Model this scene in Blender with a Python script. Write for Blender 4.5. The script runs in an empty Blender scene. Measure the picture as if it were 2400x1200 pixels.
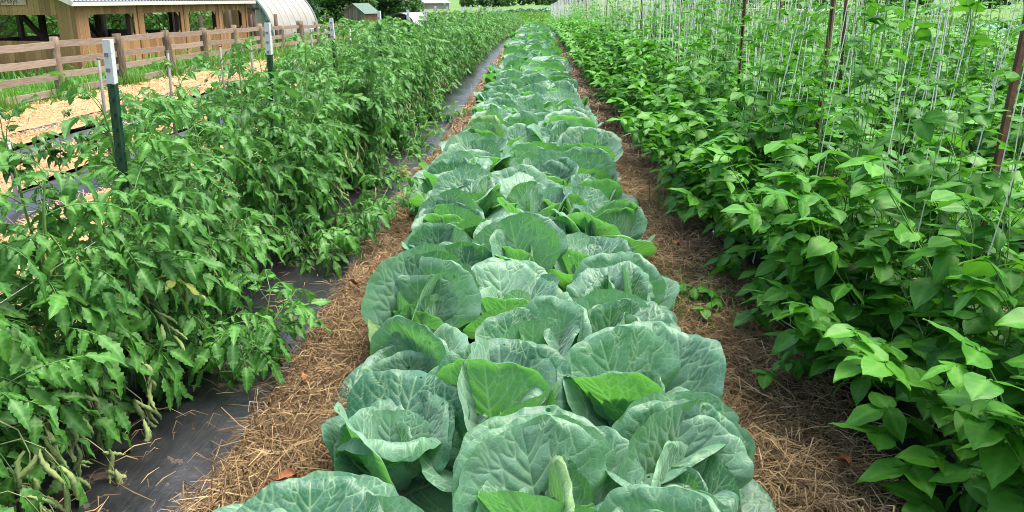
import bpy, math, random
import numpy as np
from mathutils import Matrix, Vector, Euler

rad = math.radians
SC = bpy.context.scene
COL = SC.collection

# ------------------------------------------------------------------ camera, sky, sun, exposure
PITCH = math.atan(485 / 1800.0)
cam_d = bpy.data.cameras.new("camera")
cam_d.sensor_width = 36.0
cam_d.lens = 27.0
cam_d.shift_y = -0.05
cam_d.clip_start = 0.05
cam_d.clip_end = 3000.0
cam = bpy.data.objects.new("camera", cam_d)
COL.objects.link(cam)
cam.location = (0, 0, 1.5)
cam.rotation_euler = (math.pi / 2 - PITCH, 0, math.atan(54 / 1800.0 * math.cos(PITCH)))
SC.camera = cam

SUN_EL, SUN_AZ = rad(72), rad(80)      # high, veiled, over the beans' side
world = bpy.data.worlds.new("World")
SC.world = world
world.use_nodes = True
wn = world.node_tree
wn.nodes.clear()
sky = wn.nodes.new("ShaderNodeTexSky")
sky.sky_type = 'NISHITA'
sky.sun_disc = False
sky.sun_elevation = SUN_EL
sky.sun_rotation = SUN_AZ
sky.air_density = 1.0
sky.dust_density = 6.0
sky.ozone_density = 0.6
bg = wn.nodes.new("ShaderNodeBackground")
bg.inputs['Strength'].default_value = 0.12
wo = wn.nodes.new("ShaderNodeOutputWorld")
wn.links.new(sky.outputs[0], bg.inputs[0])
wn.links.new(bg.outputs[0], wo.inputs[0])

sun_d = bpy.data.lights.new("sun", 'SUN')
sun_d.energy = 1.5
sun_d.angle = rad(40)
sun_d.color = (1.0, 0.96, 0.9)
sun = bpy.data.objects.new("sun", sun_d)
COL.objects.link(sun)
sd = Vector((math.sin(SUN_AZ) * math.cos(SUN_EL), math.cos(SUN_AZ) * math.cos(SUN_EL), math.sin(SUN_EL)))
sun.rotation_euler = sd.to_track_quat('Z', 'Y').to_euler()

SC.view_settings.view_transform = 'Standard'
SC.view_settings.look = 'None'
SC.view_settings.exposure = 1.88
SC.view_settings.gamma = 1.0
SC.view_settings.use_curve_mapping = False
SC.render.engine = 'CYCLES'
SC.cycles.max_bounces = 4
SC.cycles.diffuse_bounces = 2
SC.cycles.glossy_bounces = 2
SC.cycles.transmission_bounces = 2
SC.cycles.use_denoising = True
SC.cycles.pixel_filter_type = 'BLACKMAN_HARRIS'
SC.cycles.filter_width = 0.95
SC.cycles.use_light_tree = False

random.seed(7)
RNG = np.random.default_rng(11)


# ------------------------------------------------------------------ terrain
def ss(a, b, x):
    t = np.clip((x - a) / (b - a), 0, 1)
    return t * t * (3 - 2 * t)


def gz(x, y):
    """height of the land: the rows dip away from the camera and the paddock side falls off"""
    x = np.asarray(x, float); y = np.asarray(y, float)
    g = -1.15 * ss(12, 75, y)
    g = g - 0.065 * np.clip(np.minimum(-x, 16) - 2.5, 0, None)
    return g


def gf(x, y):
    return float(gz(x, y))


# ------------------------------------------------------------------ mesh helpers
class MB:
    """collects quads (and tris) with optional vein / tint attributes and builds one mesh"""

    def __init__(self):
        self.V, self.Q, self.T, self.A, self.B, self.n = [], [], [], [], [], 0

    def add(self, V, Q=None, T=None, vein=0.0, tint=0.0):
        V = np.asarray(V, float).reshape(-1, 3)
        if Q is not None and len(Q): self.Q.append(np.asarray(Q, np.int64).reshape(-1, 4) + self.n)
        if T is not None and len(T): self.T.append(np.asarray(T, np.int64).reshape(-1, 3) + self.n)
        self.A.append(np.broadcast_to(np.asarray(vein, float), (len(V),)))
        self.B.append(np.broadcast_to(np.asarray(tint, float), (len(V),)))
        self.V.append(V); self.n += len(V)
        return self

    def box(self, c, s, rz=0.0, M=None, **k):
        c = np.asarray(c, float); s = np.asarray(s, float) / 2
        P = np.array([[x, y, z] for z in (-1, 1) for y in (-1, 1) for x in (-1, 1)], float) * s
        if rz:
            cs, sn = math.cos(rz), math.sin(rz)
            P = P @ np.array([[cs, -sn, 0], [sn, cs, 0], [0, 0, 1]]).T
        if M is not None: P = P @ np.asarray(M).T
        return self.add(P + c, [[0, 2, 3, 1], [4, 5, 7, 6], [0, 1, 5, 4], [2, 6, 7, 3], [0, 4, 6, 2], [1, 3, 7, 5]], **k)

    def tube(self, pts, r, n=6, cap=True, **k):
        pts = np.asarray(pts, float); m = len(pts)
        r = np.broadcast_to(np.asarray(r, float), (m,))
        t = np.gradient(pts, axis=0); t /= np.linalg.norm(t, axis=1)[:, None] + 1e-9
        up = np.where(np.abs(t[:, 2:3]) > 0.9, np.array([[1.0, 0, 0]]), np.array([[0, 0, 1.0]]))
        up = np.broadcast_to(up[0], t.shape) if abs(t[:, 2]).max() < 0.93 else np.broadcast_to(np.array([1.0, 0.13, 0]), t.shape)
        a = np.cross(t, up); a /= np.linalg.norm(a, axis=1)[:, None] + 1e-9
        b = np.cross(a, t)
        th = np.arange(n) / n * 2 * math.pi
        V = pts[:, None] + r[:, None, None] * (np.cos(th)[None, :, None] * a[:, None] + np.sin(th)[None, :, None] * b[:, None])
        Q = [[i * n + j, i * n + (j + 1) % n, (i + 1) * n + (j + 1) % n, (i + 1) * n + j] for i in range(m - 1) for j in range(n)]
        V = V.reshape(-1, 3); T = []
        if cap:
            V = np.vstack([V, pts[:1], pts[-1:]])
            T = [[m * n, (j + 1) % n, j] for j in range(n)] + [[m * n + 1, (m - 1) * n + j, (m - 1) * n + (j + 1) % n] for j in range(n)]
        return self.add(V, Q, T, **k)

    def leaf(self, tpl, M, tint=0.0):
        V = tpl['V'] @ M[:3, :3].T + M[:3, 3]
        return self.add(V, tpl['Q'], None, vein=tpl['vein'], tint=tint)

    def mesh(self, name, mat, smooth=True):
        V = np.vstack(self.V) if self.V else np.zeros((0, 3))
        me = bpy.data.meshes.new(name)
        Q = np.vstack(self.Q) if self.Q else np.zeros((0, 4), np.int64)
        T = np.vstack(self.T) if self.T else np.zeros((0, 3), np.int64)
        me.vertices.add(len(V)); me.vertices.foreach_set('co', V.astype(np.float32).ravel())
        nl = Q.size + T.size
        me.loops.add(nl)
        me.loops.foreach_set('vertex_index', np.concatenate([Q.ravel(), T.ravel()]).astype(np.int32))
        me.polygons.add(len(Q) + len(T))
        st = np.concatenate([np.arange(len(Q)) * 4, Q.size + np.arange(len(T)) * 3]).astype(np.int32)
        me.polygons.foreach_set('loop_start', st)
        me.polygons.foreach_set('use_smooth', np.full(len(Q) + len(T), smooth))
        A = np.concatenate(self.A); B = np.concatenate(self.B)
        if A.any():
            me.attributes.new('vein', 'FLOAT', 'POINT').data.foreach_set('value', A.astype(np.float32))
        if B.any():
            me.attributes.new('tint', 'FLOAT', 'POINT').data.foreach_set('value', B.astype(np.float32))
        me.update(calc_edges=True)
        if mat is not None: me.materials.append(mat)
        return me

    def obj(self, name, mat, parent=None, smooth=True, loc=None):
        return new(name, self.mesh(name, mat, smooth), parent, loc)


def new(name, data=None, parent=None, loc=None, M=None):
    o = bpy.data.objects.new(name, data)
    COL.objects.link(o)
    if parent is not None: o.parent = parent
    if loc is not None: o.location = loc
    if M is not None: o.matrix_basis = Matrix(M.tolist()) if isinstance(M, np.ndarray) else M
    return o


def tag(o, label=None, cat=None, group=None, kind=None):
    if label: o['label'] = label
    if cat: o['category'] = cat
    if group: o['group'] = group
    if kind: o['kind'] = kind
    return o


def copy_tree(o, parent=None):
    c = o.copy(); COL.objects.link(c)
    c.parent = parent
    for ch in o.children: copy_tree(ch, c)
    return c


def TR(pos, az=0.0, el=0.0, roll=0.0, s=1.0):
    """4x4: leaf grows along +Y, upper side +Z; el lifts its tip, az turns it"""
    ca, sa, ce, se, cr, sr = math.cos(az), math.sin(az), math.cos(el), math.sin(el), math.cos(roll), math.sin(roll)
    Rz = np.array([[ca, -sa, 0], [sa, ca, 0], [0, 0, 1]]); Rx = np.array([[1, 0, 0], [0, ce, -se], [0, se, ce]])
    Ry = np.array([[cr, 0, sr], [0, 1, 0], [-sr, 0, cr]])
    M = np.eye(4); M[:3, :3] = Rz @ Rx @ Ry * s; M[:3, 3] = pos
    return M


ONES = ["", "first", "second", "third", "fourth", "fifth", "sixth", "seventh", "eighth", "ninth", "tenth", "eleventh", "twelfth", "thirteenth",
        "fourteenth", "fifteenth", "sixteenth", "seventeenth", "eighteenth", "nineteenth"]
TENS = {2: "twent", 3: "thirt", 4: "fort", 5: "fift", 6: "sixt", 7: "sevent", 8: "eight", 9: "ninet"}


def nth(n):
    if n < 20: return ONES[n]
    if n >= 100: return "one-hundred-and-" + nth(n - 100) if n > 100 else "hundredth"
    return TENS[n // 10] + ("ieth" if n % 10 == 0 else "y-" + ONES[n % 10])


# ------------------------------------------------------------------ materials
class NT:
    def __init__(self, name):
        self.m = bpy.data.materials.new(name); self.m.use_nodes = True
        self.t = self.m.node_tree; self.t.nodes.clear()
        self.out = self.n('ShaderNodeOutputMaterial')

    def n(self, typ, **kw):
        nd = self.t.nodes.new(typ)
        for k, v in kw.items():
            if k.startswith('_'): setattr(nd, k[1:], v)
            else:
                self.set(nd.inputs[k.replace('__', ' ')], v)
        return nd

    def set(self, sock, v):
        if isinstance(v, bpy.types.NodeSocket): self.t.links.new(v, sock)
        else:
            if isinstance(v, tuple) and len(v) == 3 and sock.type == 'RGBA': v = v + (1.0,)
            sock.default_value = v

    def math(self, op, a, b=0.0, clamp=False):
        nd = self.t.nodes.new('ShaderNodeMath'); nd.operation = op; nd.use_clamp = clamp
        self.set(nd.inputs[0], a); self.set(nd.inputs[1], b)
        return nd.outputs[0]

    def mix(self, f, a, b, blend='MIX'):
        nd = self.t.nodes.new('ShaderNodeMix'); nd.data_type = 'RGBA'; nd.blend_type = blend
        self.set(nd.inputs[0], f); self.set(nd.inputs[6], a); self.set(nd.inputs[7], b)
        return nd.outputs[2]

    def noise(self, vec, scale, detail=3.0, rough=0.55):
        nd = self.t.nodes.new('ShaderNodeTexNoise')
        if vec is not None: self.t.links.new(vec, nd.inputs['Vector'])
        nd.inputs['Scale'].default_value = scale; nd.inputs['Detail'].default_value = detail; nd.inputs['Roughness'].default_value = rough
        return nd.outputs[0]

    def ramp(self, f, stops):
        nd = self.t.nodes.new('ShaderNodeValToRGB'); self.set(nd.inputs[0], f)
        cr = nd.color_ramp
        while len(cr.elements) < len(stops): cr.elements.new(0.5)
        for e, (p, c) in zip(cr.elements, stops):
            e.position = p; e.color = tuple(c) + (1.0,)
        return nd.outputs[0]

    def attr(self, name):
        nd = self.t.nodes.new('ShaderNodeAttribute'); nd.attribute_name = name
        return nd.outputs['Fac']

    def coord(self, which='Object'):
        return self.t.nodes.new('ShaderNodeTexCoord').outputs[which]

    def scaled(self, vec, s):
        nd = self.t.nodes.new('ShaderNodeMapping'); self.t.links.new(vec, nd.inputs[0]); nd.inputs['Scale'].default_value = s
        return nd.outputs[0]

    def bump(self, h, strength=0.3, dist=0.01):
        nd = self.t.nodes.new('ShaderNodeBump'); self.set(nd.inputs['Height'], h)
        nd.inputs['Strength'].default_value = strength; nd.inputs['Distance'].default_value = dist
        return nd.outputs[0]

    def done(self, sh):
        self.t.links.new(sh, self.out.inputs[0]); return self.m

    def bsdf(self, col, rough=0.6, normal=None, **kw):
        nd = self.t.nodes.new('ShaderNodeBsdfPrincipled')
        self.set(nd.inputs['Base Color'], col); self.set(nd.inputs['Roughness'], rough)
        for k, v in kw.items(): self.set(nd.inputs[k.replace('__', ' ')], v)
        if normal is not None: self.t.links.new(normal, nd.inputs['Normal'])
        return nd.outputs[0]


def leaf_mat(name, A, B, vein, under, trans_col, rough=0.45, trans=0.28, spec=0.4, nscale=30, vmix=0.7, sheen=0.0, bumps=0.15, net=False, old=None, bloom=None):
    g = NT(name)
    oi = g.n('ShaderNodeObjectInfo')
    t = g.math('FRACT', g.math('ADD', oi.outputs['Random'], g.attr('tint')))
    co = g.coord('Object')
    n1 = g.noise(co, nscale, 3)
    t2 = g.math('ADD', t, g.math('MULTIPLY', g.math('SUBTRACT', n1, 0.5), 0.9), True)
    col = g.mix(t2, A, B)
    if bloom is not None:    # patchy waxy bloom
        nb = g.noise(co, 5.5, 4, 0.6)
        col = g.mix(g.math('MULTIPLY', g.math('SUBTRACT', g.math('ADD', nb, g.math('MULTIPLY', t, 0.3)), 0.5), 2.2, True), col, bloom)
    if old is not None:      # a few leaves past their best
        col = g.mix(g.math('MULTIPLY', g.math('GREATER_THAN', t, 0.99), 0.85), col, old)
    v = g.attr('vein')
    h = v
    if net:
        vo = g.n('ShaderNodeTexVoronoi', _feature='DISTANCE_TO_EDGE'); g.set(vo.inputs['Vector'], co); vo.inputs['Scale'].default_value = 55
        nv = g.math('MULTIPLY', g.math('SUBTRACT', 1.0, g.math('MULTIPLY', vo.outputs['Distance'], 9.0), True), 0.18)
        v = g.math('MAXIMUM', v, nv)
        h = v
    geo = g.n('ShaderNodeNewGeometry')
    col = g.mix(g.math('MULTIPLY', geo.outputs['Backfacing'], 0.65), col, under)
    col = g.mix(g.math('MULTIPLY', v, vmix), col, vein)
    n2 = g.noise(co, nscale * 4, 2)
    col = g.mix(0.35, col, g.ramp(n2, [(0.25, (0.45, 0.45, 0.45)), (0.75, (1, 1, 1))]), 'MULTIPLY')
    hh = g.math('ADD', g.math('MULTIPLY', h, -0.7), g.math('MULTIPLY', n1, 0.8))
    nm = g.bump(hh, bumps, 0.01)
    kw = dict(Specular__IOR__Level=spec)
    if sheen: kw.update(Sheen__Weight=sheen, Sheen__Roughness=0.45, Sheen__Tint=(0.8, 1.0, 0.97, 1.0))
    p = g.bsdf(col, g.math('ADD', rough - 0.08, g.math('MULTIPLY', n2, 0.2)), nm, **kw)
    tr = g.n('ShaderNodeBsdfTranslucent'); g.set(tr.inputs[0], g.mix(0.6, col, trans_col))
    mx = g.n('ShaderNodeMixShader'); mx.inputs[0].default_value = trans
    g.t.links.new(p, mx.inputs[1]); g.t.links.new(tr.outputs[0], mx.inputs[2])
    return g.done(mx.outputs[0])


def simple_mat(name, c1, c2, scale=8, rough=0.7, bump=0.2, stretch=(1, 1, 1), metallic=0.0, rnd=0.0, spec=0.5, dist=0.01):
    g = NT(name)
    co = g.scaled(g.coord('Object'), stretch)
    n = g.noise(co, scale, 5, 0.6)
    f = n
    if rnd:
        oi = g.n('ShaderNodeObjectInfo')
        f = g.math('ADD', n, g.math('MULTIPLY', g.math('SUBTRACT', oi.outputs['Random'], 0.5), rnd), True)
    col = g.ramp(f, [(0.28, c1), (0.72, c2)])
    return g.done(g.bsdf(col, rough, g.bump(n, bump, dist), Metallic=metallic, Specular__IOR__Level=spec))


M = {}
M['cabbage'] = leaf_mat('cabbage_leaf', (0.02, 0.11, 0.072), (0.085, 0.245, 0.095), (0.42, 0.62, 0.36), (0.10, 0.28, 0.10), (0.18, 0.66, 0.02),
                        rough=0.42, trans=0.33, spec=0.5, nscale=7, vmix=0.88, sheen=0.28, bumps=0.3, net=True, bloom=(0.165, 0.32, 0.245), old=(0.2, 0.34, 0.10))
M['bean'] = leaf_mat('bean_leaf', (0.03, 0.165, 0.012), (0.08, 0.295, 0.02), (0.16, 0.40, 0.07), (0.09, 0.25, 0.05), (0.14, 0.5, 0.01),
                     rough=0.48, trans=0.3, spec=0.35, nscale=25, vmix=0.5)
M['tomato'] = leaf_mat('tomato_leaf', (0.02, 0.115, 0.014), (0.058, 0.215, 0.018), (0.17, 0.36, 0.10), (0.13, 0.26, 0.11), (0.12, 0.42, 0.02),
                       rough=0.48, trans=0.27, spec=0.35, nscale=25, vmix=0.5, old=(0.26, 0.25, 0.05))
M['tomato_old'] = leaf_mat('curled_tomato_leaf', (0.15, 0.27, 0.075), (0.26, 0.34, 0.12), (0.38, 0.42, 0.2), (0.27, 0.33, 0.17), (0.2, 0.3, 0.05),
                           rough=0.6, trans=0.15, spec=0.25, nscale=25, old=(0.28, 0.15, 0.05))
M['pepper'] = leaf_mat('pepper_leaf', (0.025, 0.11, 0.022), (0.05, 0.17, 0.03), (0.12, 0.26, 0.08), (0.1, 0.2, 0.07), (0.1, 0.35, 0.02), rough=0.35)
M['crop'] = leaf_mat('crop_leaf', (0.05, 0.18, 0.04), (0.11, 0.29, 0.06), (0.2, 0.42, 0.12), (0.12, 0.27, 0.1), (0.15, 0.45, 0.03), nscale=3)
M['bluecrop'] = leaf_mat('blue_crop_leaf', (0.07, 0.2, 0.15), (0.12, 0.27, 0.2), (0.2, 0.4, 0.3), (0.12, 0.27, 0.2), (0.15, 0.4, 0.1), nscale=3)
M['tree'] = leaf_mat('tree_leaf', (0.018, 0.07, 0.02), (0.065, 0.17, 0.03), (0.1, 0.2, 0.05), (0.05, 0.12, 0.04), (0.12, 0.32, 0.02), nscale=0.6, trans=0.3)
M['bush'] = leaf_mat('bush_leaf', (0.06, 0.17, 0.03), (0.14, 0.30, 0.05), (0.1, 0.2, 0.05), (0.07, 0.16, 0.04), (0.2, 0.42, 0.03), nscale=0.6, trans=0.35)
M['stem'] = simple_mat('green_stem', (0.09, 0.2, 0.04), (0.16, 0.30, 0.07), 20, 0.5, 0.1)
M['grass'] = leaf_mat('grass_blade', (0.05, 0.17, 0.02), (0.13, 0.30, 0.04), (0.2, 0.3, 0.1), (0.1, 0.24, 0.04), (0.2, 0.45, 0.03), nscale=2, trans=0.3, rough=0.5)
M['wood'] = simple_mat('weathered_rail', (0.15, 0.118, 0.085), (0.27, 0.215, 0.16), 6, 0.85, 0.5, (6, 0.6, 6), rnd=0.25)
M['log'] = simple_mat('bark_post', (0.07, 0.05, 0.033), (0.21, 0.165, 0.11), 9, 0.9, 0.8, (3, 3, 0.6), rnd=0.3)
M['board'] = simple_mat('stained_board', (0.20, 0.095, 0.035), (0.36, 0.20, 0.082), 5, 0.7, 0.35, (5, 5, 0.5), rnd=0.45)
M['darkwood'] = simple_mat('dark_timber', (0.035, 0.02, 0.013), (0.09, 0.055, 0.035), 5, 0.8, 0.3, (5, 5, 0.5), rnd=0.4)
M['brownwood'] = simple_mat('brown_board', (0.11, 0.055, 0.025), (0.2, 0.11, 0.055), 5, 0.8, 0.3, (5, 5, 0.5), rnd=0.4)
M['greyboard'] = simple_mat('grey_board', (0.15, 0.115, 0.095), (0.32, 0.26, 0.22), 4, 0.85, 0.3, (4, 4, 0.4), rnd=0.4)
M['whitewood'] = simple_mat('pale_fascia', (0.5, 0.44, 0.38), (0.68, 0.62, 0.55), 6, 0.7, 0.1)
M['sign'] = simple_mat('sign_board', (0.36, 0.24, 0.16), (0.48, 0.34, 0.24), 8, 0.7, 0.1, (0.5, 3, 3))
M['ink'] = simple_mat('sign_lettering', (0.05, 0.035, 0.03), (0.08, 0.06, 0.05), 20, 0.8, 0.0)
M['tin'] = simple_mat('galvanised_roof', (0.14, 0.17, 0.215), (0.21, 0.245, 0.29), 2, 0.6, 0.05, metallic=0.15)
M['greenroof'] = simple_mat('green_metal_roof', (0.035, 0.085, 0.06), (0.07, 0.135, 0.095), 3, 0.45, 0.05)
M['plasticwhite'] = simple_mat('white_tunnel_film', (0.22, 0.21, 0.185), (0.30, 0.29, 0.27), 0.5, 0.7, 0.1, (1, 1, 2.2))
M['greenband'] = simple_mat('green_end_band', (0.01, 0.06, 0.05), (0.02, 0.09, 0.075), 3, 0.5, 0.1)
M['greyband'] = simple_mat('grey_end_band', (0.12, 0.18, 0.19), (0.18, 0.24, 0.25), 3, 0.5, 0.1)
M['postgreen'] = simple_mat('green_post_paint', (0.006, 0.035, 0.02), (0.014, 0.06, 0.035), 30, 0.38, 0.2)
M['postrust'] = simple_mat('rusty_post', (0.045, 0.018, 0.01), (0.14, 0.06, 0.03), 25, 0.75, 0.4)
M['galv'] = simple_mat('galvanised_stake', (0.10, 0.092, 0.088), (0.18, 0.168, 0.16), 15, 0.55, 0.1, metallic=0.1)
M['twine'] = simple_mat('white_twine', (0.66, 0.66, 0.61), (0.8, 0.8, 0.75), 60, 0.7, 0.2)
M['pvc'] = simple_mat('white_pipe', (0.30, 0.30, 0.31), (0.42, 0.42, 0.43), 10, 0.4, 0.05)
M['cow'] = simple_mat('black_hide', (0.006, 0.007, 0.01), (0.02, 0.022, 0.03), 6, 0.6, 0.1)
M['soil'] = simple_mat('soil', (0.03, 0.02, 0.012), (0.09, 0.06, 0.035), 12, 0.95, 0.8)
M['flower'] = simple_mat('yellow_petal', (0.7, 0.55, 0.06), (0.8, 0.7, 0.15), 20, 0.6, 0)
M['whiteflower'] = simple_mat('white_petal', (0.75, 0.75, 0.6), (0.85, 0.85, 0.75), 20, 0.6, 0)
M['graywall'] = simple_mat('grey_siding', (0.22, 0.185, 0.165), (0.30, 0.26, 0.24), 2, 0.8, 0.1)


def white_top():
    g = NT('chipped_white_paint')
    co = g.coord('Object'); n = g.noise(co, 35, 6, 0.7)
    geo = g.n('ShaderNodeNewGeometry')
    f = g.math('GREATER_THAN', g.math('ADD', n, g.math('MULTIPLY', g.math('SUBTRACT', geo.outputs['Pointiness'], 0.5), 0.6)), 0.70)
    col = g.mix(f, g.ramp(g.noise(co, 12), [(0.3, (0.5, 0.52, 0.51)), (0.7, (0.66, 0.68, 0.68))]), (0.30, 0.20, 0.10))
    return g.done(g.bsdf(col, 0.5, g.bump(n, 0.3, 0.004)))


M['posttop'] = white_top()


def plastic_mat():
    g = NT('black_mulch_film')
    co = g.coord('Object')
    st = g.noise(g.scaled(co, (9, 0.7, 1)), 5, 3, 0.5)      # stretch wrinkles that run along the bed
    n = g.noise(co, 9, 5, 0.6)
    dirt = g.math('GREATER_THAN', g.noise(co, 7, 7, 0.7), 0.62)
    col = g.mix(g.math('MULTIPLY', dirt, 0.35), g.ramp(n, [(0.3, (0.007, 0.0075, 0.009)), (0.7, (0.016, 0.017, 0.02))]), (0.16, 0.12, 0.08))
    h = g.math('ADD', g.math('MULTIPLY', st, 0.5), g.math('MULTIPLY', n, 1.0))
    return g.done(g.bsdf(col, g.math('ADD', 0.06, g.math('MULTIPLY', g.noise(co, 3.0, 4, 0.6), 0.55)), g.bump(h, 0.35, 0.014), Specular__IOR__Level=0.6))


M['film'] = plastic_mat()


def straw_mat(name, dark, mid, pale):
    g = NT(name)
    f = g.math('ADD', g.attr('tint'), g.math('MULTIPLY', g.math('SUBTRACT', g.noise(g.coord('Object'), 3.5, 3), 0.5), 0.5), True)
    col = g.ramp(f, [(0.05, dark), (0.5, mid), (0.95, pale)])
    return g.done(g.bsdf(col, 0.6, None, Specular__IOR__Level=0.35))


M['straw'] = straw_mat('golden_straw', (0.042, 0.026, 0.012), (0.15, 0.097, 0.046), (0.41, 0.30, 0.155))
M['strawdark'] = straw_mat('brown_straw', (0.055, 0.036, 0.018), (0.205, 0.14, 0.07), (0.48, 0.36, 0.20))
M['straworange'] = straw_mat('orange_straw', (0.25, 0.14, 0.06), (0.44, 0.285, 0.13), (0.60, 0.43, 0.23))
M['strawbase'] = simple_mat('packed_straw', (0.032, 0.02, 0.01), (0.12, 0.077, 0.036), 40, 0.95, 1.0, dist=0.03)
M['orangebase'] = simple_mat('packed_orange_straw', (0.25, 0.145, 0.065), (0.45, 0.29, 0.135), 14, 0.95, 1.0, dist=0.04)


def ground_mat():
    g = NT('ground')
    geo = g.n('ShaderNodeNewGeometry'); co = geo.outputs['Position']
    sx = g.n('ShaderNodeSeparateXYZ'); g.set(sx.inputs[0], co)
    n = g.noise(co, 1.2, 6, 0.6); nb = g.noise(co, 0.05, 4, 0.6)
    soil = g.ramp(g.noise(co, 9, 6, 0.65), [(0.3, (0.045, 0.028, 0.015)), (0.7, (0.13, 0.085, 0.045))])
    near = g.ramp(n, [(0.3, (0.05, 0.14, 0.02)), (0.7, (0.11, 0.26, 0.04))])
    far = g.mix(g.ramp(nb, [(0.4, (0, 0, 0)), (0.62, (1, 1, 1))]), (0.075, 0.145, 0.045), (0.11, 0.17, 0.055))
    far = g.mix(0.3, far, near)
    wob = g.math('MULTIPLY', g.math('SUBTRACT', n, 0.5), 1.2)
    f1 = g.math('LESS_THAN', g.math('ADD', sx.outputs[0], wob), -8.75)
    f2 = g.math('GREATER_THAN', g.math('ADD', sx.outputs[1], wob), 77.0)
    f3 = g.math('GREATER_THAN', g.math('ADD', sx.outputs[0], wob), 8.5)
    gr = g.math('MAXIMUM', g.math('MAXIMUM', f1, f2), f3)
    grass = g.mix(g.math('SMOOTHSTEP', sx.outputs[1], 0.0) if False else g.math('MULTIPLY', g.math('SUBTRACT', sx.outputs[1], 50.0), 0.03, True), near, far)
    col = g.mix(gr, soil, grass)
    return g.done(g.bsdf(col, 0.95, g.bump(g.noise(co, 14, 5, 0.7), 0.6, 0.03), Specular__IOR__Level=0.2))


M['ground'] = ground_mat()


# ------------------------------------------------------------------ ground sheets
def sheet(name, xs, ys, hfun, mat, kind='structure'):
    X, Y = np.meshgrid(xs, ys)
    V = np.stack([X, Y, hfun(X, Y)], -1).reshape(-1, 3)
    nx, ny = len(xs), len(ys)
    i = np.arange(nx * ny).reshape(ny, nx)
    Q = np.stack([i[:-1, :-1], i[:-1, 1:], i[1:, 1:], i[1:, :-1]], -1).reshape(-1, 4)
    o = MB().add(V, Q).obj(name, mat)
    o['kind'] = kind
    return o


def wob(x, y, s=1.0, seed=0.0):
    return (np.sin(x * 3.1 * s + y * 1.7 * s + seed) + np.sin(x * 5.3 * s - y * 4.1 * s + 1.3 + seed) * 0.6 + np.sin(x * 11.0 * s + y * 7.9 * s + 2.1 + seed) * 0.35) / 1.95


xs = np.unique(np.concatenate([np.linspace(-900, -60, 14), np.linspace(-60, -20, 14), np.linspace(-20, 10, 76), np.linspace(10, 60, 16), np.linspace(60, 900, 14)]))
ys = np.unique(np.concatenate([np.linspace(-30, 0, 10), np.linspace(0, 90, 120), np.linspace(90, 260, 30), np.linspace(260, 1500, 16)]))
sheet('ground', xs, ys, lambda x, y: gz(x, y) - 0.02 + 0.012 * wob(x, y), M['ground'])

ROW_END = 75.0
TOMX, CABX, BEANX, BEAN2X, BEAN3X = -1.57, -0.02, 1.5, 3.15, 4.8
YL = np.concatenate([np.arange(0.0, 12, 0.06), np.arange(12, 30, 0.3), np.arange(30, ROW_END, 1.0), [ROW_END]])


def bed(name, x0, half, label=None):
    """raised bed under black mulch film: domed across, edges tucked in, loose wrinkles"""
    u = np.linspace(-1, 1, 31)

    def h(x, y):
        t = (x - x0) / half
        dome = 0.075 * (1 - np.abs(t) ** 3.0)
        wr = 0.0022 * np.sin(x * 70 + 5.0 * wob(x, y, 0.6)) * (np.abs(t) > 0.25) * (0.5 + 0.5 * wob(x, y, 0.8, 4.0)) + 0.009 * wob(x, y, 1.6) + 0.0035 * np.sin(y * 23 + 6 * wob(x, y, 0.9)) * np.clip(wob(x, y, 0.7, 2.0), 0, 1)
        return gz(x, y) + 0.0 + dome + wr
    o = sheet(name, x0 + half * u, YL, h, M['film'], 'structure')
    return o


bed('planting_bed', TOMX, 0.56)
bed('planting_bed', BEANX - 0.05, 0.44)
bed('planting_bed', BEAN2X, 0.46)
bed('planting_bed', BEAN3X, 0.45)
bed('planting_bed', -3.95, 0.46)
bed('planting_bed', -5.6, 0.4)
bed('planting_bed', -6.6, 0.38)


def pathh(x, y, xa, xb, top):
    t = (x - xa) / (xb - xa)
    return gz(x, y) + 0.012 + top * np.clip(np.sin(np.clip(t, 0, 1) * math.pi), 0, 1) ** 0.6 + 0.016 * wob(x, y, 2.5)


PA = (-1.13, 0.0)      # straw strip on the tomato side runs under the cabbages
PB = (0.0, 1.04)
fa = lambda x, y: pathh(x, y, -1.06, 0.2, 0.085)
fb = lambda x, y: pathh(x, y, -0.2, 1.2, 0.07)
fc = lambda x, y: pathh(x, y, 1.9, 2.75, 0.06)
sheet('straw_path', np.linspace(-0.98, 0.0, 40), YL, fa, M['strawbase'])
sheet('straw_path', np.linspace(0.004, 1.1, 40), YL, fb, M['strawbase'])
sheet('straw_path', np.linspace(1.95, 2.72, 20), YL, fc, M['strawbase'])
sheet('straw_path', np.linspace(3.55, 4.4, 14), YL, lambda x, y: pathh(x, y, 3.5, 4.45, 0.05), M['strawbase'])
fo1 = lambda x, y: pathh(x, y, -3.75, -1.9, 0.07)
fo2 = lambda x, y: pathh(x, y, -5.4, -4.2, 0.1)
fo3 = lambda x, y: pathh(x, y, -6.5, -5.78, 0.11)
fo4 = lambda x, y: pathh(x, y, -9.2, -6.65, 0.08)
for a, b, f in ((-3.55, -2.08, fo1), (-5.28, -4.33, fo2), (-6.34, -5.92, fo3), (-8.85, -6.9, fo4)):
    sheet('straw_path', np.linspace(a, b, 22), np.concatenate([np.arange(2.0, 30, 0.15), np.arange(30, 60, 1.0)]), f, M['orangebase'])


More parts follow.
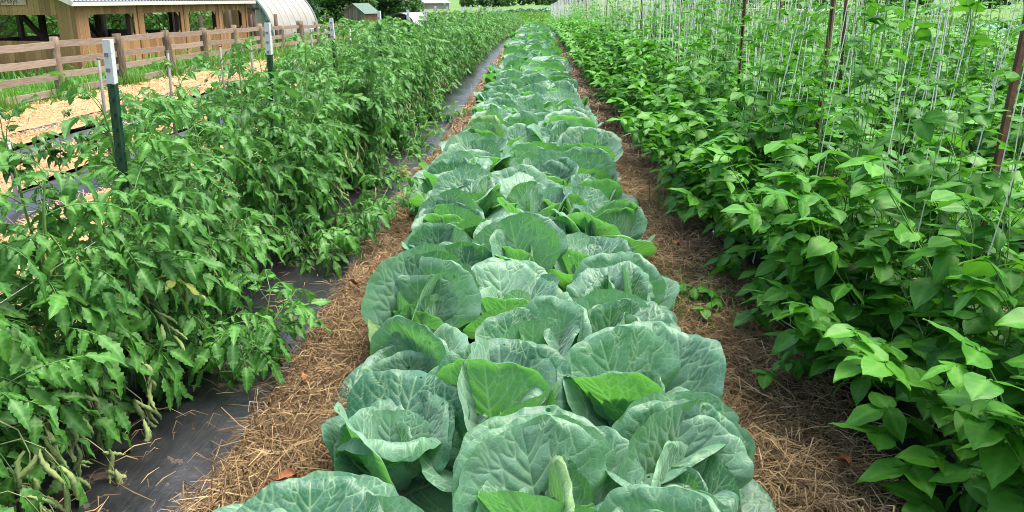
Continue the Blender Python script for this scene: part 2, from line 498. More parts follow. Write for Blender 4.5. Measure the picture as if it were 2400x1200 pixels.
def strands(name, n, xr, yr, hf, mat, length, width, seed, ypow=1.0, segs=2, tilt=0.25, lift=0.02, sides=3, xedge=None):
    r = np.random.default_rng(seed)
    x = xr[0] + (xr[1] - xr[0]) * r.random(n)
    if ypow == 'log': y = np.exp(r.uniform(math.log(yr[0]), math.log(yr[1]), n))
    else: y = yr[0] + (yr[1] - yr[0]) * r.random(n) ** ypow
    L = length * r.lognormal(0, 0.4, n) * (1 + 0.02 * np.maximum(y - 4, 0))
    wd = width * r.uniform(0.6, 1.4, n) * (1 + 0.10 * np.maximum(y - 4, 0))
    az = r.uniform(0, 2 * math.pi, n)
    el = r.normal(0, tilt, n)
    bend = r.normal(0, 0.9, n)
    cl = np.clip(0.55 + 0.6 * wob(x, y, 3.1, 1.7) + 0.35 * wob(x, y, 7.3, 0.4), 0.05, 1.6)      # matted clumps and thin spots
    z0 = hf(x, y) + lift * r.random(n) * cl
    m = segs + 1
    s = np.linspace(-0.5, 0.5, m)
    ang = az[:, None] + bend[:, None] * s[None]
    dx = np.cos(ang) * np.cos(el)[:, None]; dy = np.sin(ang) * np.cos(el)[:, None]
    px = x[:, None] + L[:, None] * np.cumsum(dx, 1) / m - (L[:, None] * dx.sum(1, keepdims=True) / m) / 2
    py = y[:, None] + L[:, None] * np.cumsum(dy, 1) / m - (L[:, None] * dy.sum(1, keepdims=True) / m) / 2
    arch = r.normal(0.01, 0.02, n)
    pz = z0[:, None] + L[:, None] * s[None] * np.sin(el)[:, None] + arch[:, None] * (1 - 4 * s[None] ** 2)
    if xedge is not None: px = np.clip(px, xedge[0], xedge[1])
    gh = hf(px, py)
    pz = np.maximum(pz, gh + 0.002)
    side = np.stack([-np.sin(ang), np.cos(ang), np.zeros_like(ang)], -1) * wd[:, None, None]
    P = np.stack([px, py, pz], -1)
    taper = (1 - 0.6 * np.abs(2 * s) ** 3)[None, :, None]
    if sides == 3:
        V = np.stack([P + side * taper, P - side * taper, P + np.array([0, 0, 1.5]) * wd[:, None, None] * taper], 2)   # n,m,3,3
        k = 3
    else:
        V = np.stack([P + side * taper, P - side * taper + np.array([0, 0, 0.6]) * wd[:, None, None]], 2); k = 2
    idx = np.arange(n * m * k).reshape(n, m, k)
    Q = []
    for j in range(k if k == 3 else 1):
        j2 = (j + 1) % k
        Q.append(np.stack([idx[:, :-1, j], idx[:, :-1, j2], idx[:, 1:, j2], idx[:, 1:, j]], -1).reshape(-1, 4))
    tint = np.repeat(np.clip(r.normal(0.42, 0.27, n) + 0.12 * cl, 0.02, 1), m * k)
    o = MB().add(V.reshape(-1, 3), np.vstack(Q), tint=tint).obj(name, mat, smooth=False)
    return o


def straw_label(o, text): return tag(o, text, 'straw', kind='stuff')


straw_label(strands('straw', 24000, (-0.97, -0.42), (1.2, 7.0), fa, M['straw'], 0.15, 0.0017, 1, ypow=1.5, lift=0.05), 'golden brown straw mulch between the tomatoes and the cabbages')
straw_label(strands('straw', 12000, (-0.92, -0.45), (6.5, 40), fa, M['straw'], 0.16, 0.002, 2, ypow='log', sides=2, lift=0.05), 'straw mulch strip running off beside the cabbages, tomato side')
straw_label(strands('straw', 500, (-1.4, -0.98), (1.3, 9.0), lambda x, y: gz(x, y) + 0.085, M['straw'], 0.1, 0.0016, 7, ypow=1.3, lift=0.005, tilt=0.03), 'stray straws strewn over the black film')
straw_label(strands('straw', 26000, (0.3, 1.18), (1.2, 7.0), fb, M['strawdark'], 0.15, 0.0017, 3, ypow=1.5, lift=0.04), 'dark brown straw mulch between the cabbages and the beans')
straw_label(strands('straw', 10000, (0.35, 1.16), (6.5, 40), fb, M['strawdark'], 0.16, 0.002, 4, ypow='log', sides=2, lift=0.04), 'straw mulch strip running off beside the cabbages, bean side')
straw_label(strands('straw', 8000, (1.9, 2.75), (1.5, 14), fc, M['strawdark'], 0.15, 0.002, 5, ypow='log', sides=2, lift=0.04), 'straw mulch glimpsed between the two bean rows')
for i, (a, b, f, nn) in enumerate(((-3.55, -2.1, fo1, 12000), (-5.25, -4.35, fo2, 12000), (-6.3, -5.95, fo3, 7000), (-9.0, -6.95, fo4, 18000))):
    straw_label(strands('straw', nn, (a, b), (3.5, 45), f, M['straworange'], 0.15, 0.0022, 20 + i, ypow='log', sides=2, lift=0.05),
                ['fresh orange straw beside the staked pepper row', 'fresh orange straw just past the staked pepper row', 'fresh orange straw between the two narrow black film strips',
                 'fresh orange straw along the foot of the rail fence'][i])

# ------------------------------------------------------------------ leaf templates
def grid_q(nu, nv):
    i = np.arange(nu * nv).reshape(nv, nu)
    return np.stack([i[:-1, :-1], i[:-1, 1:], i[1:, 1:], i[1:, :-1]], -1).reshape(-1, 4)


def seg_dist(P, A, B):
    d = B - A; t = np.clip(((P - A) @ d) / (d @ d + 1e-12), 0, 1)
    return np.linalg.norm(P - (A + t[:, None] * d), axis=1), t


def cab_leaf(seed, L, W, cup, bend, curl, ruff, n=88, b0=0.0):
    r = random.Random(seed); scoop = r.uniform(0, 1.3)
    s = np.linspace(0, 1, n)
    v = 0.45 * s + 0.55 * np.sin(s * math.pi / 2)
    u = np.linspace(-1, 1, n)
    f = (0.16 + 0.84 * ss(0.02, 0.5, v)) * np.sqrt(np.clip(1 - (np.clip((v - 0.5) / 0.5, 0, 1)) ** 2.4, 0.0006, 1))
    U, Vv = np.meshgrid(u, v)
    Fw = np.repeat(f[:, None], n, 1)
    asym = 1 + 0.06 * r.uniform(-1, 1) * np.sign(U)
    X = U * Fw * W * asym
    Y = L * Vv
    th = np.arctan2(X, Y - 0.42 * L)
    ph = [r.uniform(0, 6.3) for _ in range(6)]
    edge = np.maximum(np.abs(U), 0) ** 1.0
    edge = np.clip(np.maximum(edge, (Vv - 0.6) / 0.4), 0, 1)
    sc = 1 + 0.035 * np.sin(3 * th + ph[0]) + 0.022 * np.sin(7 * th + ph[1]) + 0.012 * np.sin(17 * th + ph[2]) + 0.007 * np.sin(33 * th + ph[4]) * (np.sin(3 * th + ph[5]) > 0)
    X = X * (1 + (sc - 1) * edge); Y = 0.42 * L + (Y - 0.42 * L) * (1 + (sc - 1) * edge)
    # veins
    P = np.stack([X.ravel(), Y.ravel()], -1)
    segs = []
    segs.append((np.array([0, 0.0]), np.array([0, 0.93 * L]), 0.0075, 0.0022))
    nl = 6
    for sd in (-1, 1):
        for k in range(nl):
            v0 = 0.10 + 0.62 * (k / (nl - 1)) ** 0.9 + r.uniform(-0.03, 0.03)
            p = np.array([0, v0 * L])
            a = rad(62 - 28 * k / nl + r.uniform(-5, 5))
            reach = W * (0.95 if 0 < k < 4 else 0.7) * (1.0 - 0.35 * (k / nl))
            w0 = 0.0035 - 0.00025 * k
            for q in range(4):
                st = reach * 0.29
                p2 = p + st * np.array([sd * math.sin(a), math.cos(a)])
                segs.append((p, p2, w0 * (1 - 0.18 * q), w0 * (1 - 0.18 * (q + 1))))
                if q >= 1:      # forks
                    for sg in (1, -1):
                        if r.random() < 0.75:
                            b = a + sg * rad(r.uniform(28, 45))
                            pf = p2 + st * r.uniform(0.5, 0.85) * np.array([sd * math.sin(b), math.cos(b)])
                            segs.append((p2, pf, 0.0022, 0.0014))
                            pf2 = pf + st * 0.5 * np.array([sd * math.sin(b - sg * 0.3), math.cos(b - sg * 0.3)])
                            segs.append((pf, pf2, 0.0015, 0.001))
                p = p2; a -= rad(r.uniform(4, 12))
    vein = np.zeros(len(P)); dmin = np.full(len(P), 1.0)
    for A, B, w0, w1 in segs:
        d, t = seg_dist(P, A, B)
        w = w0 + (w1 - w0) * t
        vein = np.maximum(vein, np.exp(-(d / np.maximum(w * 0.6, 0.0017)) ** 2) * np.clip(w / 0.0028, 0.45, 1))
        dmin = np.minimum(dmin, d - w * 0.4)
    vein = vein.reshape(n, n); dmin = np.clip(dmin.reshape(n, n), 0, 1)
    relief = 0.0075 * (1 - np.exp(-dmin / 0.012)) * np.clip(1.15 - edge, 0, 1)
    Z = cup * W * (X / W) ** 2 + relief
    Z += ruff * edge ** 2.2 * (np.sin(4 * th + ph[3]) + 0.6 * np.sin(7 * th + ph[4]) + 0.4 * np.sin(13 * th + ph[5]))
    Z += 0.0045 * np.sin(X * 21 + ph[1]) * np.sin(Y * 19 + ph[0])
    Z += 0.10 * W * (np.clip(Vv - 0.35, 0, 1) / 0.65) ** 2 * scoop
    Z -= curl * np.clip((edge - 0.68) / 0.32, 0, 1) ** 2
    phi = b0 + bend * v ** 1.6
    dv = np.gradient(Y.mean(1))
    cy = np.cumsum(np.cos(phi) * dv); cz = np.cumsum(np.sin(phi) * dv)
    cy -= cy[0]; cz -= cz[0]
    off = Y - Y.mean(1)[:, None]
    yy = cy[:, None] + off * np.cos(phi)[:, None] - Z * np.sin(phi)[:, None]
    zz = cz[:, None] + off * np.sin(phi)[:, None] + Z * np.cos(phi)[:, None]
    V = np.stack([X, yy, zz], -1).reshape(-1, 3)
    Q = grid_q(n, n)
    if n > 50:      # slug and caterpillar holes
        C = P[Q].mean(1); keep = np.ones(len(Q), bool)
        for _ in range(r.randint(1, 5)):
            c = np.array([r.uniform(-0.8, 0.8) * W, r.uniform(0.3, 0.95) * L]); hr = r.choice([0.003, 0.004, 0.006, 0.009])
            d = C - c; keep &= (d[:, 0] ** 2 + (d[:, 1] * r.uniform(0.6, 1.4)) ** 2) > hr ** 2
        Q = Q[keep]
    return dict(V=V, Q=Q, vein=np.maximum(vein, 0.9 * np.clip(1 - Vv / 0.06, 0, 1)).ravel())


def decimate(t, n, m):
    i = np.arange(n * n).reshape(n, n); k = np.unique(np.linspace(0, n - 1, m).round().astype(int))
    j = i[np.ix_(k, k)].ravel()
    return dict(V=t['V'][j], Q=grid_q(len(k), len(k)), vein=t['vein'][j])


def to_mesh(name, t, mat):
    return MB().add(t['V'], t['Q'], vein=t['vein']).mesh(name, mat)


CN = 100
CAB_T = []     # (template, kind) outer = broad fans, inner = cupped round the heart
for i in range(9):
    r = random.Random(100 + i)
    CAB_T.append(cab_leaf(100 + i, r.uniform(0.31, 0.36), r.uniform(0.175, 0.21), r.uniform(0.08, 0.3), r.uniform(-0.45, 0.2), r.choice([0, 0.012, 0.02, 0.0]),
                          r.uniform(0.003, 0.007), CN, b0=r.uniform(0.0, 0.2)))
for i in range(2):      # margin rolled right back
    r = random.Random(150 + i)
    CAB_T.append(cab_leaf(150 + i, 0.33, 0.17, 0.3, -1.5, 0.05, 0.008, CN, b0=0.5))
CAB_IN = []
for i in range(5):
    r = random.Random(200 + i)
    CAB_IN.append(cab_leaf(200 + i, r.uniform(0.22, 0.27), r.uniform(0.13, 0.155), r.uniform(0.35, 0.55), r.uniform(0.3, 0.8), 0.012, 0.005, CN, b0=-0.1))
CAB_M = [to_mesh('leaf', t, M['cabbage']) for t in CAB_T]
CABI_M = [to_mesh('leaf', t, M['cabbage']) for t in CAB_IN]


def head_mesh():
    n = 28
    a = np.linspace(0, 2 * math.pi, n, endpoint=False); b = np.linspace(0.02, math.pi - 0.05, 16)
    A, Bb = np.meshgrid(a, b)
    rr = 0.085 * (1 + 0.05 * np.sin(2 * A + 3 * Bb) + 0.03 * np.sin(5 * A - 2 * Bb))
    V = np.stack([rr * np.sin(Bb) * np.cos(A), rr * np.sin(Bb) * np.sin(A), 0.15 + rr * np.cos(Bb) * 0.9], -1)
    i = np.arange(n * 16).reshape(16, n)
    Q = np.stack([i[:-1], i[1:], np.roll(i[1:], -1, 1), np.roll(i[:-1], -1, 1)], -1).reshape(-1, 4)
    vein = np.clip(np.sin(6 * A + 2 * np.sin(3 * Bb)) * 3 - 2.2, 0, 0.6)
    return MB().add(V.reshape(-1, 3), Q, vein=vein.ravel()).mesh('head', M['cabbage'])


HEAD_M = head_mesh()
STALK_M = MB().tube([[0, 0, -0.05], [0.003, 0, 0.03], [0, 0.002, 0.12]], [0.022, 0.02, 0.025], 7, vein=0.4).mesh('stalk', M['cabbage'])


def cabbage_layout(r):
    out = []
    n = r.randint(13, 15)
    a0 = r.uniform(0, 6.28)
    for k in range(n):
        t = k / (n - 1)
        inner = t > 0.84
        el = rad(27 + 46 * t ** 0.85 + r.gauss(0, 11))
        az = a0 + k * 2.39996 + r.gauss(0, 0.3)
        s = (1.04 - 0.22 * t) * r.uniform(0.74, 1.1)
        if k in (3, 5, 6) and not inner:      # broad fans that stand up behind the heart
            az = r.gauss(0, 0.7); el = rad(r.uniform(38, 68)); s = r.uniform(0.9, 1.14)
        rb = 0.035 * (1 - 0.7 * t)
        pos = (-math.sin(az) * rb, math.cos(az) * rb, 0.045 + 0.05 * t)
        out.append((inner, r.randrange(5) if inner else (r.randrange(9) if r.random() < 0.88 else 9 + r.randrange(2)), TR(pos, az, el, r.gauss(0, 0.22), s)))
    return out


def cabbage(x, y, r, sc):
    root = new('cabbage', None, None, (x, y, gf(x, y) + 0.05))
    root.scale = (sc, sc, sc)
    root.rotation_euler = (r.gauss(0, 0.13), r.gauss(0, 0.13), 0)
    for inner, k, m in cabbage_layout(r):
        new('leaf', CABI_M[k] if inner else CAB_M[k], root, M=m)
    new('head', HEAD_M, root)
    new('stalk', STALK_M, root)
    return root


CAB_LO = []
for i in range(7):
    r = random.Random(300 + i)
    mb = MB()
    for inner, k, m in cabbage_layout(r):
        mb.leaf(decimate((CAB_IN if inner else CAB_T)[k], CN, 15), m, tint=r.random())
    CAB_LO.append(mb.mesh('cabbage', M['cabbage']))

CAB_NEAR = 11.0
r = random.Random(5)
nL = {'tomato-side': 0, 'middle': 0, 'bean-side': 0}
cab_rest = MB()
ncab = 0
for side, sx in (('tomato-side', -0.42), ('middle', 0.01), ('bean-side', 0.35)):
    y = 1.45 if sx < -0.1 else 1.62 if sx < 0.1 else 1.38
    while y < 72.5:
        x = CABX + sx + max(-0.1, min(0.1, r.gauss(0, 0.07)))
        sc = r.uniform(0.9, 1.13) * (0.92 if y < 2.0 else 1.0)
        nL[side] += 1
        if y < CAB_NEAR:
            o = cabbage(x, y, r, sc)
            tag(o, 'leafy blue-green cabbage, %s from the camera in the %s line' % (nth(nL[side]), side), 'cabbage', 'cabbages in the crowded bed')
        else:
            o = new('cabbage', CAB_LO[r.randrange(7)], None, (x, y, gf(x, y) + 0.05))
            o.rotation_euler = (0, 0, r.uniform(0, 6.28)); sc *= 1.0 if y < 26 else 1.22; o.scale = (sc, sc, sc)
            if y < 24:
                tag(o, 'blue-green cabbage, %s from the camera in the %s line' % (nth(nL[side]), side), 'cabbage', 'cabbages in the crowded bed')
            else:
                tag(o, 'small distant cabbage merging into the far end of the cabbage bed', 'cabbage', 'distant cabbages')
        y += r.uniform(0.37, 0.47) if y < 14 else r.uniform(0.5, 0.6) if y < 26 else r.uniform(0.9, 1.1)


# ------------------------------------------------------------------ dead leaves and weeds on the straw
M['dead'] = simple_mat('dead_leaf', (0.10, 0.035, 0.015), (0.30, 0.12, 0.04), 30, 0.8, 0.4)
rl = random.Random(77)
for x, y, lb in ((-0.72, 1.95, 'reddish dead leaf on the straw touching the front cabbage'), (-0.85, 2.6, 'rusty dead leaf lying on the golden straw'), (-0.9, 3.6, 'curled brown leaf on the straw beside the film'),
                 (0.93, 1.72, 'orange-brown dead leaf on the straw at the bottom edge'), (0.98, 2.15, 'brown dead leaf on the straw under the bean row'), (0.72, 2.9, 'small rusty leaf on the straw between cabbages and seedlings'),
                 (0.84, 4.3, 'small brown leaf far along the bean-side straw')):
    n_ = 7; uu, vv = np.meshgrid(np.linspace(-1, 1, n_), np.linspace(0, 1, n_))
    w_ = np.sin(np.pi * np.clip(vv * 0.9 + 0.07, 0, 1)) * 0.017
    zz = 0.012 * uu ** 2 + 0.008 * np.sin(vv * 5 + rl.uniform(0, 6)) + 0.004 * np.sin(uu * 5 + vv * 9)
    mb = MB().add(np.stack([uu * w_, (vv - 0.5) * 0.06, zz], -1).reshape(-1, 3), np.stack([np.arange(49).reshape(7, 7)[:-1, :-1], np.arange(49).reshape(7, 7)[:-1, 1:], np.arange(49).reshape(7, 7)[1:, 1:], np.arange(49).reshape(7, 7)[1:, :-1]], -1).reshape(-1, 4))
    mb.tube([[0, -0.03, 0.006], [0.002, -0.045, 0.004], [0.006, -0.055, 0.008]], 0.001, 4)
    o = mb.obj('dead_leaf', M['dead'], loc=(x, y, float((fa if x < 0 else fb)(x, y)) + 0.05))
    o.rotation_euler = (rl.gauss(0, 0.3), rl.gauss(0, 0.3), rl.uniform(0, 6.28))
    tag(o, lb, 'dead leaf', 'dead leaves on the straw')

# ------------------------------------------------------------------ beans
def leaflet(L, W, fold, droop, r, nv=7, nu=7, tipw=0.9, teeth=0.0):
    v = np.linspace(0, 1, nv); u = np.linspace(-1, 1, nu)
    f = np.interp(v, [0, 0.04, 0.12, 0.25, 0.4, 0.55, 0.7, 0.83, 0.93, 1.0], [0.1, 0.45, 0.82, 0.99, 1.0, 0.88, 0.65, 0.37, 0.14, 0.02])
    U, Vv = np.meshgrid(u, v)
    X = U * f[:, None] * W / 2
    Y = L * Vv - 0.10 * L * np.abs(U) ** 1.5 * (1 - Vv) ** 2
    Z = fold * np.abs(X) - droop * L * Vv ** 2 + 0.035 * L * np.sin(3.1 * U + r.uniform(0, 6)) * np.abs(U) + 0.02 * L * np.sin(Vv * 14 - np.abs(U) * 5) * np.abs(U)
    vein = np.exp(-(np.abs(U) / 0.12) ** 2) * 0.9 + 0.35 * (np.sin(Vv * 15 - np.abs(U) * 5) > 0.75)
    return np.stack([X, Y, Z], -1).reshape(-1, 3), grid_q(nu, nv), np.clip(vein, 0, 1).ravel()


def merge(parts):
    V, Q, A, n = [], [], [], 0
    for v, q, a in parts:
        V.append(v); Q.append(np.asarray(q) + n); A.append(np.broadcast_to(a, (len(v),))); n += len(v)
    return dict(V=np.vstack(V), Q=np.vstack(Q), vein=np.concatenate(A))


def stick(pts, r0, r1, n=4):
    mb = MB().tube(pts, np.linspace(r0, r1, len(pts)), n, cap=False)
    return np.vstack(mb.V), np.vstack(mb.Q), 0.75


def xf(t3, m):
    v, q, a = t3
    return v @ m[:3, :3].T + m[:3, 3], q, a


def bean_leaf(seed, lo=False):
    r = random.Random(seed)
    pl = r.uniform(0.07, 0.13)
    pts = np.array([[0, 0, 0], [0, pl * 0.4, pl * 0.45], [0, pl * 0.8, pl * 0.75]])
    tip = pts[-1]
    parts = [] if lo else [stick(pts, 0.0022, 0.0016, 3)]
    nn = (4, 3) if lo else (10, 7)
    dr = r.uniform(0.05, 0.45); fo = r.uniform(-0.12, 0.22)
    parts.append(xf(leaflet(r.uniform(0.08, 0.1), r.uniform(0.06, 0.078), fo, dr, r, *nn), TR(tip + np.array([0, 0.02, 0.004]), r.gauss(0, 0.1), rad(r.uniform(-30, 10)), r.gauss(0, 0.2))))
    for s in (-1, 1):
        parts.append(xf(leaflet(r.uniform(0.072, 0.09), r.uniform(0.054, 0.07), fo, dr, r, *nn), TR(tip + np.array([s * 0.004, 0.002, 0]), -s * rad(r.uniform(70, 100)), rad(r.uniform(-30, 12)), s * r.uniform(-0.1, 0.4))))
    if not lo: parts.append(stick([tip, tip + np.array([0, 0.024, 0.004])], 0.0014, 0.0012, 3))
    return merge(parts)


BEAN_T = [bean_leaf(400 + i) for i in range(9)]
BEAN_LO = [bean_leaf(400 + i, True) for i in range(9)]
BEAN_M = [to_mesh('leaf', t, M['bean']) for t in BEAN_T]


def curve(p0, d0, L, r, up=0.0, wob_=0.25, n=9):
    """a meandering shoot: list of points"""
    p = np.array(p0, float); d = np.array(d0, float); d /= np.linalg.norm(d)
    out = [p.copy()]
    for i in range(n - 1):
        d = d + np.array([r.gauss(0, wob_), r.gauss(0, wob_), r.gauss(0, wob_ * 0.6) + up]) * (3.0 / n)
        d /= np.linalg.norm(d)
        p = p + d * L / (n - 1); p[2] = max(p[2], 0.03)
        out.append(p.copy())
    return np.array(out)


def bean_shape(r, vines, h=1.0, climb=(0.7, 1.5), dens=1.0, drop_side=1.0):
    """stems (point lists) and leaf transforms of one bean plant, in plant space"""
    stems, leaves = [], []
    for k in range(8):
        a = k * 2.4 + r.uniform(-0.5, 0.5)
        lean = r.uniform(0.15, 1.3)
        dx, dy = math.cos(a), math.sin(a) * 0.5
        L = r.uniform(0.55, 0.9) * h
        st = curve((dx * 0.02, dy * 0.02, 0.05), (dx * lean, dy * lean, 1.0), L, r, up=-0.05 if lean > 0.6 else 0.1)
        stems.append((st, 0.0042, 0.002))
        n = int(17 * dens)
        for i in range(n):
            t = 0.12 + 0.88 * i / (n - 1)
            f = t * (len(st) - 1); j = min(int(f), len(st) - 2); p = st[j] + (st[j + 1] - st[j]) * (f - j)
            out = math.atan2(-(p[0] + r.gauss(0, 0.12)), p[1] * 0.5 + r.gauss(0, 0.12))
            leaves.append(TR(p, out + r.gauss(0, 0.6), rad(r.uniform(-12, 22)), r.gauss(0, 0.18), r.uniform(0.78, 1.18)))
    for k in range(int(12 * dens)):      # low skirt of big old leaves
        a = r.uniform(0, 6.28)
        p = (0.3 * math.cos(a), 0.14 * math.sin(a), r.uniform(0.06, 0.25))
        stems.append((np.array([[0, 0, 0.03], [p[0] * 0.6, p[1] * 0.6, p[2] * 0.8], p]), 0.003, 0.002))
        leaves.append(TR(p, math.atan2(-p[0], p[1]) + r.gauss(0, 0.5), rad(r.uniform(-30, 5)), r.gauss(0, 0.2), r.uniform(1.0, 1.35)))
    for k in range(vines):
        L = r.uniform(*climb)
        st = curve((r.gauss(0, 0.04), r.gauss(0, 0.08), 0.45), (r.gauss(0, 0.05), r.gauss(0, 0.08), 1), L, r, up=0.45, wob_=0.12, n=14)
        stems.append((st, 0.0026, 0.0012))
        n = int(L / 0.11)
        for i in range(n):
            t = i / max(n - 1, 1); j = min(int(t * 13), 12); p = st[j] + (st[j + 1] - st[j]) * (t * 13 - j)
            leaves.append(TR(p, r.uniform(0, 6.28), rad(r.uniform(-10, 30)), r.gauss(0, 0.2), (1.05 - 0.5 * t) * r.uniform(0.8, 1.15)))
    return stems, leaves


def bean_plant(x, y, r, vines, **kw):
    root = new('bean_plant', None, None, (x, y, gf(x, y) + 0.06))
    stems, leaves = bean_shape(r, vines, **kw)
    mb = MB()
    for st, a, b in stems: mb.tube(st, np.linspace(a, b, len(st)), 4, cap=False)
    mb.obj('stem', M['stem'], root)
    inner = MB()
    for m in leaves:      # leaves deep inside the plant cannot be picked apart
        if abs(m[0, 3]) < 0.17 and m[2, 3] < 0.5: inner.leaf(BEAN_T[r.randrange(9)], m, tint=r.random())
        else: new('leaf', BEAN_M[r.randrange(9)], root, M=m)
    inner.obj('inner_foliage', M['bean'], root)['kind'] = 'stuff'
    if r.random() < 0.6:
        for q in range(r.randint(1, 3)):
            m = leaves[r.randrange(len(leaves))]
            p = m[:3, 3] + np.array([r.gauss(0, 0.05), r.gauss(0, 0.05), r.uniform(0, 0.05)])
            new('flower', FLOWER_W, root, M=TR(p, r.uniform(0, 6), r.uniform(-0.5, 0.5), 0, 1))
    return root


def flower_mesh(name, mat, n, L, W, cone):
    mb = MB()
    for k in range(n):
        m = TR((0, 0, 0), k * 2 * math.pi / n, cone, 0)
        V = np.array([[-W * 0.2, 0, 0], [W * 0.2, 0, 0], [W * 0.5, L * 0.55, 0.001], [-W * 0.5, L * 0.55, 0.001], [0.0006, L, -0.002], [-0.0006, L, -0.002]])
        mb.add(V @ m[:3, :3].T, [[0, 1, 2, 3], [3, 2, 4, 5]])
    mb.tube([[0, 0, -0.004], [0, 0, 0.008]], [0.002, 0.003], 5)
    mb.tube([[0, 0, -0.05], [0.002, 0, -0.02], [0, 0, -0.003]], [0.0012, 0.0012, 0.002], 4)
    return mb.mesh(name, mat)


FLOWER_W = flower_mesh('flower', M['whiteflower'], 4, 0.013, 0.013, 0.3)
FLOWER_Y = flower_mesh('flower', M['flower'], 5, 0.017, 0.008, -0.3)

r = random.Random(21)
y = 0.62; k = 0
while y < 7.2:
    k += 1
    o = bean_plant(BEANX - 0.09 * min(max(y - 1.5, 0), 1) + r.gauss(0, 0.04), y, r, 4, h=r.uniform(0.95, 1.15), climb=(0.5, 1.4))
    tag(o, 'bright green bean plant, %s from the camera in the trellised row beside the cabbages' % nth(k), 'bean plant', 'bean plants under the string trellis')
    y += r.uniform(0.26, 0.32)
near_end = y
y = 1.9; k2 = 0
while y < 6.0:
    k2 += 1
    o = bean_plant(BEAN2X + r.gauss(0, 0.04), y, r, 4, h=r.uniform(0.85, 1.05), climb=(0.7, 1.45), dens=0.8)
    tag(o, 'green bean plant, %s from the camera in the second trellised row' % nth(k2), 'bean plant', 'bean plants of the second row')
    y += r.uniform(0.32, 0.38)
near2_end = y

BV = []
for i in range(8):      # farther plants: stem + foliage meshes shared by the copies
    rr = random.Random(500 + i)
    stems, leaves = bean_shape(rr, 3, climb=(0.4, 1.1))
    ms = MB()
    for st, a, b in stems: ms.tube(st, np.linspace(a * 1.2, b * 1.2, len(st)), 3, cap=False)
    mf = MB()
    for m in leaves: mf.leaf(BEAN_T[rr.randrange(9)] if i < 4 else BEAN_LO[rr.randrange(9)], m, tint=rr.random())
    BV.append((ms.mesh('stem', M['stem']), mf.mesh('foliage', M['bean'])))
BV2 = []
for i in range(5):
    rr = random.Random(520 + i)
    stems, leaves = bean_shape(rr, 4, climb=(0.7, 1.45), dens=0.85)
    ms = MB(); mf = MB()
    for st, a, b in stems: ms.tube(st, np.linspace(a * 1.2, b * 1.2, len(st)), 3, cap=False)
    for m in leaves: mf.leaf(BEAN_T[rr.randrange(9)], m, tint=rr.random())
    BV2.append((ms.mesh('stem', M['stem']), mf.mesh('foliage', M['bean'])))
BFAR = []
for i in range(6):
    rr = random.Random(540 + i)
    stems, leaves = bean_shape(rr, 2 if i < 3 else 4, climb=(0.4, 0.9) if i < 3 else (0.7, 1.4), dens=0.75)
    mf = MB()
    for m in leaves: mf.leaf(BEAN_LO[rr.randrange(9)], m, tint=rr.random())
    BFAR.append(mf)


def bean_far(x, y, r, k, row, fine):
    root = new('bean_plant', None, None, (x, y, gf(x, y) + 0.06))
    s, f = BV2[r.randrange(5)] if row > 1 else BV[r.randrange(4) if fine else 4 + r.randrange(4)]
    new('stem', s, root)
    fo = new('foliage', f, root); fo['kind'] = 'stuff'
    root.rotation_euler = (0, 0, r.uniform(-0.4, 0.4) + r.choice([0, math.pi]))
    q = r.uniform(0.85, 1.1); root.scale = (q, q, q)
    return root


y = near_end
while y < 30:
    k += 1
    o = bean_far(BEANX - 0.12 + r.gauss(0, 0.05), y, r, k, 1, y < 14)
    if y < 18: tag(o, 'green bean plant, %s from the camera in the trellised row beside the cabbages' % nth(k), 'bean plant', 'bean plants under the string trellis')
    else: tag(o, 'small far bean plant merging into the trellised row beside the cabbages', 'bean plant', 'far bean plants of the first row')
    y += r.uniform(0.3, 0.36)
end1 = y
y = near2_end
while y < 22:
    k2 += 1
    o = bean_far(BEAN2X + r.gauss(0, 0.05), y, r, k2, 2, False)
    tag(o, 'green bean plant far along the second trellised row, half hidden by strings', 'bean plant', 'far bean plants of the second row')
    y += r.uniform(0.34, 0.42)
end2 = y
y = 3.6; k3 = 0
while y < 12:
    k3 += 1
    o = bean_far(BEAN3X + r.gauss(0, 0.05), y, r, k3, 3, False)
    tag(o, 'green bean plant in the third row, glimpsed between the strings', 'bean plant', 'bean plants of the third row')
    y += r.uniform(0.34, 0.42)
end3 = y


def mass(name, label, cat, items, mat):
    """rows too far or too many to tell plant from plant, joined into one object"""
    mb = MB()
    for src, x, y, rz, s in items:
        V = np.vstack(src.V); c, n_ = math.cos(rz) * s, math.sin(rz) * s
        W = np.stack([V[:, 0] * c - V[:, 1] * n_ + x, V[:, 0] * n_ + V[:, 1] * c + y, V[:, 2] * s + gf(x, y) + 0.03], -1)
        mb.add(W, np.vstack(src.Q), vein=np.concatenate(src.A), tint=np.concatenate(src.B))
    return tag(mb.obj(name, mat), label, cat, kind='stuff')


it = []
for xx, ya, yb, st in ((BEANX, end1, 74, 0.55), (BEAN2X, end2, 70, 0.7), (BEAN3X, end3, 60, 0.8), (6.45, 6, 40, 0.8)):
    y = ya
    while y < yb:
        it.append((BFAR[r.randrange(3) + (0 if xx == BEANX else 3)], xx + r.gauss(0, 0.08), y, r.uniform(0, 6.28), r.uniform(0.9, 1.15)))
        y += st * r.uniform(0.8, 1.2)
mass('bean_foliage', 'distant bean foliage closing up the far ends of the trellised rows', 'bean foliage', it, M['bean'])


